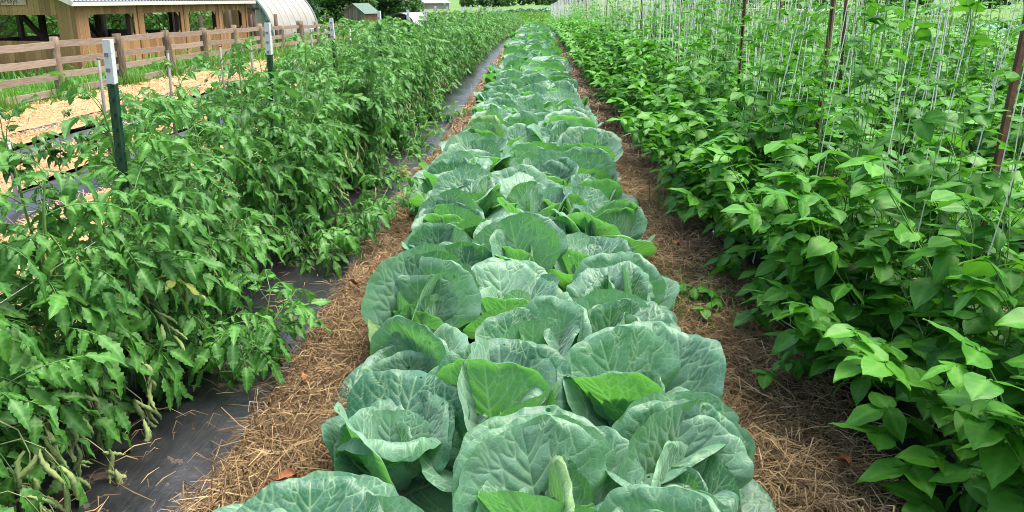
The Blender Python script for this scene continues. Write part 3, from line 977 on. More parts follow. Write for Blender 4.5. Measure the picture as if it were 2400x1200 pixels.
# ------------------------------------------------------------------ posts and trellis
def tpost_profile(z0, z1, mat, name, parent, grow=0.0):
    """steel T section: flange across x, stem towards +y"""
    w, t, d = 0.032 + grow, 0.005 + grow, 0.032
    p = [(-w / 2, 0), (w / 2, 0), (w / 2, t), (t / 2 + 0.001, t), (t / 2, d), (-t / 2, d), (-t / 2 - 0.001, t), (-w / 2, t)]
    n = len(p)
    V = [(a, b, z) for z in (z0, z1) for a, b in p]
    mb = MB().add(V, [[i, (i + 1) % n, n + (i + 1) % n, n + i] for i in range(n)])
    for z, o in ((0, 0), (1, n)):
        q = [[o + 0, o + 1, o + 2, o + 7], [o + 3, o + 4, o + 5, o + 6]]
        mb.add(np.zeros((0, 3)), [])
        mb.Q.append(np.array(q if z == 0 else q))
    return mb.obj(name, mat, parent, smooth=False)


STUD = MB().box((0, 0, 0), (0.008, 0.010, 0.013)).mesh('stud', M['postgreen'], False)
STUDR = MB().box((0, 0, 0), (0.008, 0.010, 0.013)).mesh('stud', M['postrust'], False)
STUDW = MB().box((0, 0, 0), (0.008, 0.010, 0.013)).mesh('stud', M['galv'], False)


def tpost(name, x, y, h, top, lean, rz, studs, body):
    root = new(name, None, None, (x, y, gf(x, y)))
    sh = tpost_profile(-0.3, h - top, body, 'shaft', root); pt = sh
    if top > 0: pt = tpost_profile(h - top, h, M['posttop'], 'painted_top', root, 0.002)
    if studs:
        z = 0.12
        while z < h - 0.03:
            s = new('stud', STUDW if z > h - top else STUDR if body == M['postrust'] else STUD, pt if z > h - top else sh)
            s.location = (0, -0.005, z)
            z += 0.054
    root.rotation_euler = (lean[1], lean[0], rz)
    return root


# camera-facing side of the post is its flange; white-topped posts march down the tomato row
TY = [2.74, 4.5, 6.3, 7.85, 9.5, 10.9, 12.3, 13.9, 16.0, 17.6, 19.5, 21.5, 23.5, 26, 28.5, 31, 34, 37, 40.5, 44, 48, 52, 56, 60]
r = random.Random(31)
for i, y in enumerate(TY):
    o = tpost('steel_post', TOMX + r.gauss(0, 0.02) + (0.0 if i else 0.01), y, 1.36 + r.gauss(0, 0.015), 0.165 + r.gauss(0, 0.008), (rad(2.4 if i == 0 else r.gauss(1, 1.0)), rad(r.gauss(0, 1))),
              rad(-18 + r.gauss(0, 8)), i < 6, M['postrust'] if i == 11 else M['postgreen'])
    tag(o, ('dark green post with white top, %s from the camera in the tomato row' % nth(i + 1)) if i != 11 else 'rust-brown steel post among the white-topped posts of the tomato row', 'post', 'posts of the tomato row')

BP = [2.62, 4.2, 5.65, 8.2, 11.1, 16.6, 22, 30, 40, 52, 64]
for i, y in enumerate(BP):
    o = tpost('steel_post', BEANX + r.gauss(0, 0.03), y, 2.2, 0, (rad([3.2, 2.0, -1.5][i] if i < 3 else r.gauss(0, 1.2)), rad(r.gauss(0, 1))), rad(40 + r.gauss(0, 12)), False, M['postrust']); o.scale = (0.72, 0.72, 1)
    tag(o, 'rusty brown steel post, %s from the camera in the first bean row' % nth(i + 1), 'post', 'rusty posts of the trellis')
for i, y in enumerate([7.9, 10.4, 15]):
    o = tpost('steel_post', BEAN2X + r.gauss(0, 0.03), y, 2.2, 0, (rad(r.gauss(0, 1.5)), 0), rad(r.gauss(0, 20)), False, M['postrust'])
    tag(o, 'rusty steel post, %s from the camera in the second bean row' % nth(i + 1), 'post', 'rusty posts of the second trellis')
for i, y in enumerate([8.6, 11.9, 16, 22]):
    o = tpost('steel_post', 6.45, y, 1.62, 0.16, (rad(r.gauss(0, 1.5)), 0), rad(r.gauss(0, 20)), False, M['postgreen'])
    tag(o, 'dark green white-topped post, %s from the camera behind the bean rows' % nth(i + 1), 'post', 'green posts behind the beans')


def trellis(x0, ya, yb, step, label, single_to, seed, H=2.15):
    rr = random.Random(seed)
    root = new('string_trellis', None, None, (x0, ya, gf(x0, ya)))
    zb = gf(x0, ya)
    yy = np.linspace(ya, yb, 60)
    MB().tube(np.stack([np.zeros(60), yy - ya, gz(x0, yy) - zb + H - 0.02], -1), 0.003, 5).obj('top_wire', M['galv'], root)
    rest = MB(); y = ya; n = 0
    while y < yb:
        g = gf(x0, y) - zb
        for q in range(rr.choice([1, 2, 2])):
            bx, by = (rr.gauss(-0.17, 0.07) if rr.random() < 0.35 else rr.gauss(-0.03, 0.08)) if y < 7 else rr.gauss(0, 0.07), y - ya + rr.gauss(0, 0.05)
            tx, ty = rr.gauss(0, 0.015), by + rr.gauss(0, 0.10)
            sl = rr.gauss(0, 0.02); zl = rr.uniform(0.07, 0.11) if y < 7 else rr.uniform(0.12, 0.4)
            P = []
            for t in np.linspace(0, 1, 7):
                P.append([bx + (tx - bx) * t + sl * math.sin(math.pi * t) + rr.gauss(0, 0.003), by + (ty - by) * t + sl * math.sin(3 * t), g + zl + (H - 0.02 - zl) * t])
            rad_ = 0.0021 + 0.00004 * y
            if n < 280 and y < single_to:
                MB().tube(P, rad_, 4, cap=False).obj('string', M['twine'], root); n += 1
            else: rest.tube(P, rad_, 3, cap=False)
        y += step * rr.uniform(0.7, 1.3) * (1 if y < 15 else 1.3)
    if rest.V:
        o = rest.obj('string_curtain', M['twine'], root); o['kind'] = 'stuff'
    tag(root, label, 'trellis')


trellis(BEANX, 1.0, 73, 0.17, 'tall white string trellis over the bean row beside the cabbages', 25, 61)
trellis(BEAN2X, 2.0, 60, 0.24, 'white string trellis over the second bean row', 18, 62)
trellis(BEAN3X, 4.0, 40, 0.5, 'sparse white string trellis over the third bean row', 12, 63)

# ------------------------------------------------------------------ tomatoes
def tom_leaflet(L, W, r, fold, droop, lo=False):
    if lo:
        v, q, a = leaflet(L, W, fold, droop, r, 4, 3)
        return v, q, a
    nv = 14
    v = np.linspace(0, 1, nv)
    base = np.sin(np.pi * np.clip(v, 0, 1) ** 0.75) ** 0.8
    tooth = np.where(np.arange(nv) % 2 == 1, 1.0, 0.74)
    tooth[0] = 0.5; tooth[-1] = 1
    f = np.maximum(base * tooth, 0.02)
    u = np.linspace(-1, 1, 5)
    U, Vv = np.meshgrid(u, v)
    X = U * f[:, None] * W / 2
    Y = L * Vv + 0.06 * L * np.abs(U) ** 1.5 * tooth[:, None]
    Z = fold * np.abs(X) - droop * L * Vv ** 2 + 0.05 * L * np.sin(Vv * 9 + r.uniform(0, 6)) * np.abs(U) - 0.02 * L * np.cos(Vv * 19) * np.abs(U)
    vein = np.clip(np.exp(-(np.abs(U) / 0.22) ** 2) + 0.25 * (np.arange(nv) % 2 == 1)[:, None], 0, 1)
    return np.stack([X, Y, Z], -1).reshape(-1, 3), grid_q(5, nv), vein.ravel()


def tom_leaf(seed, lo=False, droopy=1.0):
    r = random.Random(seed)
    L = r.uniform(0.2, 0.27); n = 10
    t = np.linspace(0, 1, n); ph = rad(r.uniform(15, 40)) - rad(r.uniform(35, 95)) * droopy * t
    cy = np.concatenate([[0], np.cumsum(np.cos(ph[:-1]) * L / n)]); cz = np.concatenate([[0], np.cumsum(np.sin(ph[:-1]) * L / n)])
    pts = np.stack([np.zeros(n), cy, cz], -1)
    parts = [] if lo else [stick(pts, 0.0026, 0.0012, 3)]
    fo = r.uniform(-0.3, 0.5); dr = r.uniform(0.1, 0.5)
    for j, (tt, sz) in enumerate(((0.38, 0.55), (0.5, 0.3), (0.64, 0.8), (0.76, 0.32), (0.86, 0.85))):
        if lo and sz < 0.5: continue
        p = np.array([0, np.interp(tt, t, cy), np.interp(tt, t, cz)]); a = np.interp(tt, t, ph)
        for s in (-1, 1):
            LL = 0.088 * sz * r.uniform(0.85, 1.15)
            m = TR(p, 0, a, 0) @ TR((s * 0.003, 0, 0), -s * rad(r.uniform(45, 75)), rad(r.uniform(-45, 10)), s * r.uniform(-0.2, 0.5))
            parts.append(xf(tom_leaflet(LL, LL * 0.52, r, fo, dr, lo), m))
    m = TR(pts[-1], 0, ph[-1], r.gauss(0, 0.2))
    parts.append(xf(tom_leaflet(0.105 * r.uniform(0.9, 1.15), 0.052, r, fo, dr, lo), m))
    return merge(parts)


def rolled_leaf(seed):
    """an old leaf hanging down with its leaflets rolled lengthwise into pale tubes"""
    r = random.Random(seed)
    parts = []
    L = 0.16
    pts = np.array([[0, 0, 0], [0, 0.05, 0.0], [0, 0.09, -0.04], [0, 0.11, -0.1], [0, 0.115, -L]])
    parts.append(stick(pts, 0.0024, 0.0014, 3))
    for j in range(r.randint(3, 5)):
        b = pts[min(2 + j // 2, 4)] + np.array([r.gauss(0, 0.004), r.gauss(0, 0.004), 0])
        n = 12; ln = r.uniform(0.07, 0.115)
        d = np.array([r.gauss(0, 0.35), r.gauss(0.1, 0.3), -1.0]); d /= np.linalg.norm(d)
        s = np.linspace(0, 1, n)
        ax = b + d * (s[:, None] * ln) + np.stack([0.012 * np.sin(s * 3 + r.uniform(0, 6)), 0.012 * np.sin(s * 4 + r.uniform(0, 6)), 0 * s], -1)
        e1 = np.cross(d, [0, 1, 0.3]); e1 /= np.linalg.norm(e1); e2 = np.cross(d, e1)
        rad_ = 0.0085 * np.sin(np.pi * np.clip(s * 0.92 + 0.06, 0, 1)) ** 0.7 * r.uniform(0.8, 1.2)
        k = 8; th = np.linspace(0, rad(400), k) + r.uniform(0, 6)
        sp = np.linspace(1.15, 0.6, k)
        tw = s * r.uniform(-1.5, 1.5)
        V = ax[:, None] + rad_[:, None, None] * sp[None, :, None] * (np.cos(th[None] + tw[:, None])[..., None] * e1 + np.sin(th[None] + tw[:, None])[..., None] * e2)
        V = V + 0.0018 * np.sin(s * 34 + r.uniform(0, 6))[:, None, None] * e1 + 0.0022 * np.sin(s[:, None] * 27 + th[None] * 2)[..., None] * e2
        parts.append((V.reshape(-1, 3), grid_q(k, n), 0.25))
    return merge(parts)


TOM_T = [tom_leaf(600 + i) for i in range(10)]
TOM_LO = [tom_leaf(600 + i, True) for i in range(10)]
ROLL_T = [rolled_leaf(650 + i) for i in range(6)]
TOM_M = [to_mesh('leaf', t, M['tomato']) for t in TOM_T]
ROLL_M = [to_mesh('curled_leaf', t, M['tomato_old']) for t in ROLL_T]


def tom_shape(r, h=1.0, low=True, dens=1.0, pods=8):
    stems, leaves, rolled = [], [], []
    for k in range(5):
        a = r.uniform(0, 6.28)
        st = curve((0.03 * math.cos(a), 0.04 * math.sin(a), 0.02), (math.cos(a) * 0.2, math.sin(a) * 0.28, 1), r.uniform(0.9, 1.22) * h, r, up=0.14, wob_=0.2, n=12)
        stems.append((st, 0.0065, 0.003))
        n = int(24 * dens)
        for i in range(n):
            t = 0.12 + 0.88 * i / (n - 1)
            f = t * 11; j = min(int(f), 10); p = st[j] + (st[j + 1] - st[j]) * (f - j)
            # leaves fan out of the hedge, mostly to its two faces
            az = r.choice([-1, 1]) * rad(90) + r.gauss(0, 0.75) if t < 0.85 else r.uniform(0, 6.28)
            leaves.append(TR(p, az, rad(r.uniform(-25, 25) + (30 if t > 0.9 else 0)), r.gauss(0, 0.3), r.uniform(0.75, 1.15) * (1 if t < 0.85 else 0.8)))
    for k in range(4):      # side shoots that lean out of the row
        a = r.choice([-1, 1])
        st = curve((0, r.gauss(0, 0.05), r.uniform(0.15, 0.5)), (a * 0.9, r.gauss(0, 0.4), 0.8), r.uniform(0.22, 0.42), r, up=0.12, n=7)
        stems.append((st, 0.0045, 0.0025))
        for i in range(int(6 * dens)):
            p = st[min(1 + i, 6)]
            leaves.append(TR(p, -a * rad(90) + r.gauss(0, 0.9), rad(r.uniform(-15, 25)), r.gauss(0, 0.3), r.uniform(0.7, 1.05)))
    if low and dens >= 1:
        for k in range(14):      # foot of the plant, towards both beds
            a = r.choice([-1, 1, 1]); z = r.uniform(0.1, 0.4); p = (a * r.uniform(0.03, 0.15), r.gauss(0, 0.15), z)
            stems.append((np.array([[0, p[1] * 0.3, 0.05], [p[0] * 0.5, p[1] * 0.6, z * 0.8], p]), 0.004, 0.0025))
            leaves.append(TR(p, -a * rad(90) + r.gauss(0, 0.7), rad(r.uniform(-20, 20)), r.gauss(0, 0.3), r.uniform(0.7, 1.05)))
    if low:
        for k in range(pods):
            a = r.choice([-1, 1, 1, 1]); p = (a * r.uniform(0.05, 0.22), r.gauss(0, 0.16), r.uniform(0.13, 0.55 if pods < 20 else 0.42))
            rolled.append(TR(p, -a * rad(90) + r.gauss(0, 0.7), rad(r.uniform(-30, 10)), 0, r.uniform(0.8, 1.25)))
    return stems, leaves, rolled


def tomato_plant(x, y, r, h, pods=13):
    root = new('tomato_plant', None, None, (x, y, gf(x, y) + 0.07))
    stems, leaves, rolled = tom_shape(r, h, pods=pods)
    mb = MB()
    for st, a, b in stems: mb.tube(st, np.linspace(a, b, len(st)), 6, cap=False)
    mb.obj('stem', M['stem'], root)
    for m in leaves: new('leaf', TOM_M[r.randrange(10)], root, M=m)
    for m in rolled: new('curled_leaf', ROLL_M[r.randrange(6)], root, M=m)
    for q in range(r.randint(1, 4)):
        m = leaves[r.randrange(len(leaves))]
        new('flower', FLOWER_Y, root, M=TR(m[:3, 3] + np.array([r.gauss(0, 0.06), r.gauss(0, 0.06), 0.02]), r.uniform(0, 6), rad(r.uniform(60, 120)), 0, 1))
    return root


r = random.Random(41)
y = 0.95; k = 0
while y < 6.5:
    k += 1
    o = tomato_plant(TOMX + r.gauss(0, 0.04), y, r, r.uniform(0.8, 0.92) if y < 2.2 else r.uniform(0.66, 0.74) if y < 2.75 else r.uniform(0.82, 0.94), 38 if y < 2.4 else 9)
    tag(o, 'staked tomato plant with curled lower leaves, %s from the camera' % nth(k), 'tomato plant', 'tomato plants tied in a row')
    y += r.uniform(0.34, 0.44)
tend = y
TV = []
for i in range(6):
    rr = random.Random(700 + i)
    stems, leaves, rolled = tom_shape(rr, 0.91)
    ms = MB(); mf = MB()
    for st, a, b in stems: ms.tube(st, np.linspace(a, b, len(st)), 4, cap=False)
    for m in leaves: mf.leaf(TOM_T[rr.randrange(10)] if i < 3 else TOM_LO[rr.randrange(10)], m, tint=rr.random())
    mc = MB()
    for m in rolled: mc.leaf(ROLL_T[rr.randrange(6)], m, tint=rr.random())
    TV.append((ms.mesh('stem', M['stem']), mf.mesh('foliage', M['tomato']), mc.mesh('curled_leaves', M['tomato_old'])))
while y < 66:
    k += 1
    root = new('tomato_plant', None, None, (TOMX + r.gauss(0, 0.05), y, gf(TOMX, y) + 0.07))
    s, f, c = TV[r.randrange(3) if y < 16 else 3 + r.randrange(3)]
    new('stem', s, root)
    fo = new('foliage', f, root); fo['kind'] = 'stuff'
    if y < 20:
        fo = new('curled_leaves', c, root); fo['kind'] = 'stuff'
    q = r.uniform(0.9, 1.1); root.scale = (q, q, q); root.rotation_euler = (0, 0, r.choice([0, math.pi]) + r.gauss(0, 0.2))
    if y < 20: tag(root, 'staked tomato plant, %s from the camera in its row' % nth(k), 'tomato plant', 'tomato plants tied in a row')
    else: tag(root, 'small distant tomato plant merging into the far end of its row', 'tomato plant', 'distant tomato plants')
    y += r.uniform(0.36, 0.46) * (1 if y < 20 else 1.25)

for x, y, h, lb in ((-1.2, 2.85, 0.36, 'low bushy tomato sucker sprawling over the film next to the straw'), (-1.22, 4.1, 0.34, 'low tomato sucker spilling out at the foot of the row'),
                    (-1.08, 4.7, 0.4, 'thin tomato sucker reaching over the straw edge'), (-1.2, 5.9, 0.34, 'tomato sucker spilling over the film well past the second post'),
                    (-1.16, 7.4, 0.36, 'tomato sucker hanging over the film beyond the third post'), (-1.18, 9.3, 0.36, 'far tomato sucker lying across the film strip')):
    root = new('tomato_plant', None, None, (x, y, gf(x, y) + 0.05))
    mb = MB()
    for q in range(5):
        a = r.uniform(0, 6.28)
        st = curve((0, 0, 0), (math.cos(a) * 0.7 + 0.2, math.sin(a) * 0.7, 0.9), h * r.uniform(0.8, 1.2), r, up=0.05, n=7)
        mb.tube(st, np.linspace(0.005, 0.0025, 7), 5, cap=False)
        for i in range(10): new('leaf', TOM_M[r.randrange(10)], root, M=TR(st[1 + i * 6 // 10], a - math.pi / 2 + r.gauss(0, 1.2), rad(r.uniform(-20, 25)), r.gauss(0, 0.2), r.uniform(0.6, 0.95)))
    mb.obj('stem', M['stem'], root)
    tag(root, lb, 'tomato plant', 'tomato suckers')
for x, y, lb in ((0.78, 3.35, 'small bean seedling sprouting in the straw beside the cabbages'), (0.92, 3.42, 'small bean seedling in the straw closest to the bean row'), (0.93, 2.75, 'stray bean seedling in the straw nearer the camera'),
                 (0.66, 3.5, 'bean seedling tucked under the cabbage leaves')):
    root = new('bean_seedling', None, None, (x, y, gf(x, y) + 0.06))
    mb = MB()
    for q in range(5):
        a = r.uniform(0, 6.28); p = np.array([math.cos(a) * 0.04, math.sin(a) * 0.04, r.uniform(0.03, 0.09)])
        mb.tube([[0, 0, 0], p], [0.002, 0.0015], 4, cap=False)
        new('leaf', BEAN_M[r.randrange(9)], root, M=TR(p, a - math.pi / 2, rad(r.uniform(-20, 0)), 0, r.uniform(0.6, 0.8)))
    mb.obj('stem', M['stem'], root)
    tag(root, lb, 'seedling', 'bean seedlings in the straw')

# ties of white twine woven along the row, from post to post
for j, (dx, hh) in enumerate(((0.035, 0.42), (0.035, 0.68))):
    P = []
    for i in range(6):
        P.append([TOMX + (0.03 if dx > 0 else -0.02), TY[i], gf(TOMX, TY[i]) + hh])
        for t in (0.25, 0.5, 0.75):
            yy = TY[i] + (TY[i + 1] - TY[i]) * t
            P.append([TOMX + dx * 1.5 + random.gauss(0, 0.015), yy, gf(TOMX, yy) + hh - 0.01 * math.sin(math.pi * t) + random.gauss(0, 0.006)])
    P.insert(0, [TOMX + dx * 2, 1.1, hh - 0.05])
    tag(MB().tube(P, 0.0011, 4).obj('twine', M['twine']), ['lower white twine tied along the tomato row', 'upper white twine tied along the tomato row'][j], 'twine')


# ------------------------------------------------------------------ pepper row and stakes
def ov_leaf(seed, L=0.075):
    rr = random.Random(seed)
    return merge([xf(leaflet(L, L * 0.55, 0.3, 0.5, rr, 6, 5), TR((0, 0.02, 0), 0, 0.1)), stick([[0, 0, 0], [0, 0.02, 0.0]], 0.0012, 0.001, 3)])


PL = [ov_leaf(800 + i) for i in range(4)]
PV = []
for i in range(4):
    rr = random.Random(820 + i); ms = MB(); mf = MB()
    ms.tube([[0, 0, -0.02], [0.004, 0, 0.1], [0, 0.005, 0.16]], [0.006, 0.005, 0.005], 5)
    for k in range(5):
        a = k * 1.26 + rr.uniform(-0.3, 0.3)
        st = curve((0, 0, 0.15), (math.cos(a) * 0.6, math.sin(a) * 0.6, 1), rr.uniform(0.17, 0.28), rr, up=0.1, n=6)
        ms.tube(st, np.linspace(0.004, 0.002, 6), 4, cap=False)
        for q in range(11):
            p = st[rr.randrange(2, 6)]
            mf.leaf(PL[rr.randrange(4)], TR(p, rr.uniform(0, 6.28), rad(rr.uniform(-50, 10)), rr.gauss(0, 0.3), rr.uniform(0.8, 1.4)), tint=rr.random())
    PV.append((ms.mesh('stem', M['stem']), mf.mesh('foliage', M['pepper'])))
r = random.Random(51)
y = 5.0; k = 0
while y < 24:
    k += 1
    root = new('pepper_plant', None, None, (-3.95 + r.gauss(0, 0.04), y, gf(-3.95, y) + 0.07))
    s, f = PV[r.randrange(4)]
    new('stem', s, root); fo = new('foliage', f, root); fo['kind'] = 'stuff'
    q = r.uniform(0.9, 1.25); root.scale = (q, q, q); root.rotation_euler = (0, 0, r.uniform(0, 6.28))
    tag(root, 'small dark green pepper plant in black film, %s from the camera' % nth(k), 'pepper plant', 'young pepper plants')
    y += r.uniform(0.42, 0.6)
for xr_, nm in ((-5.6, 'nearer'), (-6.6, 'farther')):
    y = 8.0; k = 0
    while y < 26:
        k += 1
        root = new('seedling', None, None, (xr_ + r.gauss(0, 0.03), y, gf(xr_, y) + 0.07))
        s, f = PV[r.randrange(4)]
        new('stem', s, root); fo = new('foliage', f, root); fo['kind'] = 'stuff'
        q = r.uniform(0.35, 0.5); root.scale = (q, q, q); root.rotation_euler = (0, 0, r.uniform(0, 6.28))
        tag(root, 'tiny green seedling, %s from the camera in the %s narrow film strip' % (nth(k), nm), 'seedling', 'seedlings in the straw')
        y += r.uniform(0.9, 1.5)

SX = -3.95
SY = [5.55, 6.95, 8.25, 9.5, 10.8, 11.75, 12.8, 13.9, 14.9, 16.6, 17.5, 19.0, 20.4]
for i, y in enumerate(SY):
    h = (1.04 if i else 0.5) + r.gauss(0, 0.03); x = SX + r.gauss(0, 0.03)
    root = new('plant_stake', None, None, (x, y, gf(x, y)))
    mat = M['pvc'] if i == 0 or i > 8 else M['galv']
    pole = MB().tube([[0, 0, -0.2], [0, 0, h]], 0.014 if i else 0.016, 10).obj('pole', mat, root)
    MB().tube([[0, 0, h], [0, 0, h + 0.012]], [0.0165, 0.0155], 10).obj('cap', mat, pole)
    if i in (1, 4): MB().tube([[0, 0, 0.5], [0, 0, 0.53]], 0.0175, 10).obj('tie', M['twine'], pole)
    root.rotation_euler = (rad(r.gauss(0, 0.8)), rad(r.gauss(0.6, 0.8)), 0)
    tag(root, '%s stake, %s from the camera along the pepper row' % ('white plastic pipe' if mat == M['pvc'] else 'thin grey metal', nth(i + 1)), 'stake', 'stakes of the pepper row')

# ------------------------------------------------------------------ rail fence
FX = -9.1
FY = [10.1, 12.35] + [14.6 + 2.24 * i for i in range(11)]
r = random.Random(71)
fence = new('rail_fence', None, None, (FX, FY[0], gf(FX, FY[0])))
zb = gf(FX, FY[0])
for i, y in enumerate(FY):
    z0 = gf(FX, y) - zb
    h = 1.24 + r.gauss(0, 0.04)
    rr = r.uniform(0.085, 0.105) if i != 9 else 0.14
    a = r.uniform(0, 6); kx = r.gauss(0, 0.03) if i != 4 else 0.09
    P = [[kx * (1 - t) + 0.012 * math.sin(4 * t + a), y - FY[0] + 0.012 * math.cos(5 * t + a), z0 - 0.2 + (h + 0.2) * t] for t in np.linspace(0, 1, 9)]
    mb = MB().tube(P, rr * np.array([1.1, 1.08, 1.05, 1.06, 1.0, 0.98, 1.0, 0.94, 0.92]) * np.array([r.uniform(0.94, 1.06) for _ in range(9)]), 12)
    mb.obj('post', M['log'], fence)
for i in range(len(FY) - 1):
    for j, zr in enumerate((0.2, 0.5, 0.78, 1.09)):
        ya, yb = FY[i] - 0.02, FY[i + 1] + 0.02
        za, zc = gf(FX, ya) - zb + zr + r.gauss(0, 0.012), gf(FX, yb) - zb + zr + r.gauss(0, 0.012)
        t, hw = 0.019, 0.062
        xo = 0.0 + (0.004 if i % 2 else -0.004)
        V = []
        for yy, zz in ((ya, za), (0.5 * (ya + yb), 0.5 * (za + zc) - 0.01 + r.gauss(0, 0.006)), (yb, zc)):
            V += [[xo - t, yy - FY[0], zz - hw], [xo + t, yy - FY[0], zz - hw], [xo + t, yy - FY[0], zz + hw], [xo - t, yy - FY[0], zz + hw]]
        Q = [[a * 4 + b, a * 4 + (b + 1) % 4, (a + 1) * 4 + (b + 1) % 4, (a + 1) * 4 + b] for a in (0, 1) for b in range(4)] + [[0, 3, 2, 1], [8, 9, 10, 11]]
        MB().add(V, Q).obj('rail', M['wood'], fence, smooth=False)
tag(fence, 'weathered four-rail wooden fence with rough log posts', 'fence')


# ------------------------------------------------------------------ grass
def blades(n, xf_, yf_, hmean, mat, seed, wid=0.006):
    rr = np.random.default_rng(seed)
    x, y = xf_(rr, n), yf_(rr, n)
    h = hmean * rr.lognormal(0, 0.4, n)
    az = rr.uniform(0, 2 * math.pi, n); ln = rr.uniform(0.1, 0.7, n)
    w = wid * rr.uniform(0.7, 1.4, n) * (1 + 0.05 * y)
    d = np.stack([np.cos(az), np.sin(az), 0 * az], -1); s = np.stack([-np.sin(az), np.cos(az), 0 * az], -1)
    p0 = np.stack([x, y, gz(x, y) - 0.02], -1)
    p1 = p0 + d * (h * ln * 0.3)[:, None] + np.array([0, 0, 1.0]) * (h * 0.6)[:, None]
    p2 = p0 + d * (h * ln)[:, None] + np.array([0, 0, 1.0]) * (h * (1 - 0.25 * ln))[:, None]
    V = np.stack([p0 - s * w[:, None], p0 + s * w[:, None], p1 + s * (w * 0.8)[:, None], p1 - s * (w * 0.8)[:, None], p2], 1)
    i = np.arange(n)[:, None] * 5
    mb = MB().add(V.reshape(-1, 3), i + np.array([[0, 1, 2, 3]]), i + np.array([[3, 2, 4]]), tint=np.repeat(rr.random(n), 5))
    return mb


def pick(ch, xs_, sig): return lambda rr, n: np.asarray(xs_)[rr.integers(0, len(xs_), n)] + rr.normal(0, sig, n)


tag(blades(42000, lambda rr, n: -8.85 - 7.0 * rr.random(n) ** 1.5, lambda rr, n: np.exp(rr.uniform(math.log(9), math.log(62), n)), 0.12, M['grass'], 81).obj('grass', M['grass']),
    'green paddock grass around the rail fence and the barn', 'grass', kind='stuff')
tag(blades(9000, lambda rr, n: FX + 0.1 + rr.normal(0, 0.16, n), pick(None, FY, 0.22), 0.26, M['grass'], 82).obj('grass', M['grass']),
    'tall grass tufts at the feet of the fence posts', 'grass', kind='stuff')
tag(blades(40000, lambda rr, n: -22 + 19.5 * rr.random(n), lambda rr, n: 24 + 50 * rr.random(n) ** 1.2, 0.3, M['grass'], 83, 0.012).obj('grass', M['grass']),
    'rough tall grass beyond the end of the rail fence', 'grass', kind='stuff')
tag(blades(26000, lambda rr, n: -45 + 100 * rr.random(n), lambda rr, n: 78 + 110 * rr.random(n) ** 1.3, 0.22, M['grass'], 84, 0.02).obj('grass', M['grass']),
    'pale green grass of the field past the row ends', 'grass', kind='stuff')

def weeds(rr, n):
    c = np.array([[0.62, 3.3], [0.7, 3.45], [0.9, 5.2], [0.6, 4.6], [0.95, 3.2]])[rr.integers(0, 5, n)]
    return c + rr.normal(0, 0.06, (n, 2))


_w = weeds(np.random.default_rng(5), 260)
mb = blades(260, lambda rr, n: _w[:, 0], lambda rr, n: _w[:, 1], 0.13, M['grass'], 85, 0.0022)
mb.V = [v + np.array([0, 0, 0.05]) for v in mb.V]
tag(mb.obj('weeds', M['grass']), 'thin grassy weeds coming up through the bean-side straw', 'weeds', kind='stuff')

# ------------------------------------------------------------------ barn
BC = np.array([-14.6, 24.7]); BA = math.atan2(-13.2 + 14.6, 35.8 - 24.7)     # corner and bearing of the long wall
barn = new('animal_barn', None, None, (BC[0], BC[1], gf(BC[0], BC[1]) - 0.12))
barn.rotation_euler = (0, 0, -BA)        # local +y runs along the long wall, local -x along the gable
r = random.Random(91)
BL, BW, EAVE, RIDGE = 11.2, 7.2, 2.5, 4.05
UB = MB().box((0, 0, 0.5), (1, 1, 1)).mesh('board', M['board'], False)


def board(name, c, s, me=UB, rz=0.0, tilt=0.0):
    o = new(name, me, barn, c); o.scale = s
    o.rotation_euler = (0, tilt, rz)
    return o


wins = [(0.55, 2.85), (3.6, 5.75), (6.55, 8.45), (9.15, 10.7)]
WB, WT = 1.18, 2.0
y = 0.0
while y < BL - 0.02:
    w = min(r.uniform(0.16, 0.22), BL - y); c = y + w / 2
    inw = any(a - w * 0.3 < c < b + w * 0.3 for a, b in wins)
    th = 0.024 + r.uniform(0, 0.008)
    if inw:
        board('board', (0, c, 0), (th, w - 0.007, WB)); board('board', (0, c, WT), (th, w - 0.007, EAVE - WT))
    else: board('board', (0, c, 0), (th, w - 0.007, EAVE))
    y += w
roofz = lambda x: EAVE + (RIDGE - EAVE) * (1 - abs((-x) - BW / 2) / (BW / 2))
x = -0.03
gwin = (-4.6, -0.62)
while x > -BW + 0.02:
    w = min(r.uniform(0.17, 0.23), BW + x); c = x - w / 2
    th = 0.024 + r.uniform(0, 0.008); top = roofz(c) - 0.03
    if gwin[0] < c < gwin[1] or -7.0 < c < -5.2:
        board('board', (c, 0, 0), (w - 0.007, th, WB)); board('board', (c, 0, WT), (w - 0.007, th, top - WT))
    else: board('board', (c, 0, 0), (w - 0.007, th, top))
    x -= w
# corner and bay trims, chamfered window corners and sills
for yy in [0.02] + [0.5 * (wins[i][1] + wins[i + 1][0]) for i in range(3)] + [BL - 0.03]:
    board('trim_board', (0.03, yy, 0), (0.03, 0.13, EAVE - 0.02))
board('trim_board', (-0.05, -0.03, 0), (0.13, 0.03, EAVE - 0.02))


def gusset(P, nrm):
    P = np.array(P, float); n_ = np.array(nrm) * 0.034
    MB().add(np.vstack([P - n_ * 0.5, P + n_ * 0.6]), [[0, 1, 4, 3], [1, 2, 5, 4], [2, 0, 3, 5]], [[0, 2, 1], [3, 4, 5]]).obj('corner_brace', M['board'], barn, smooth=False)


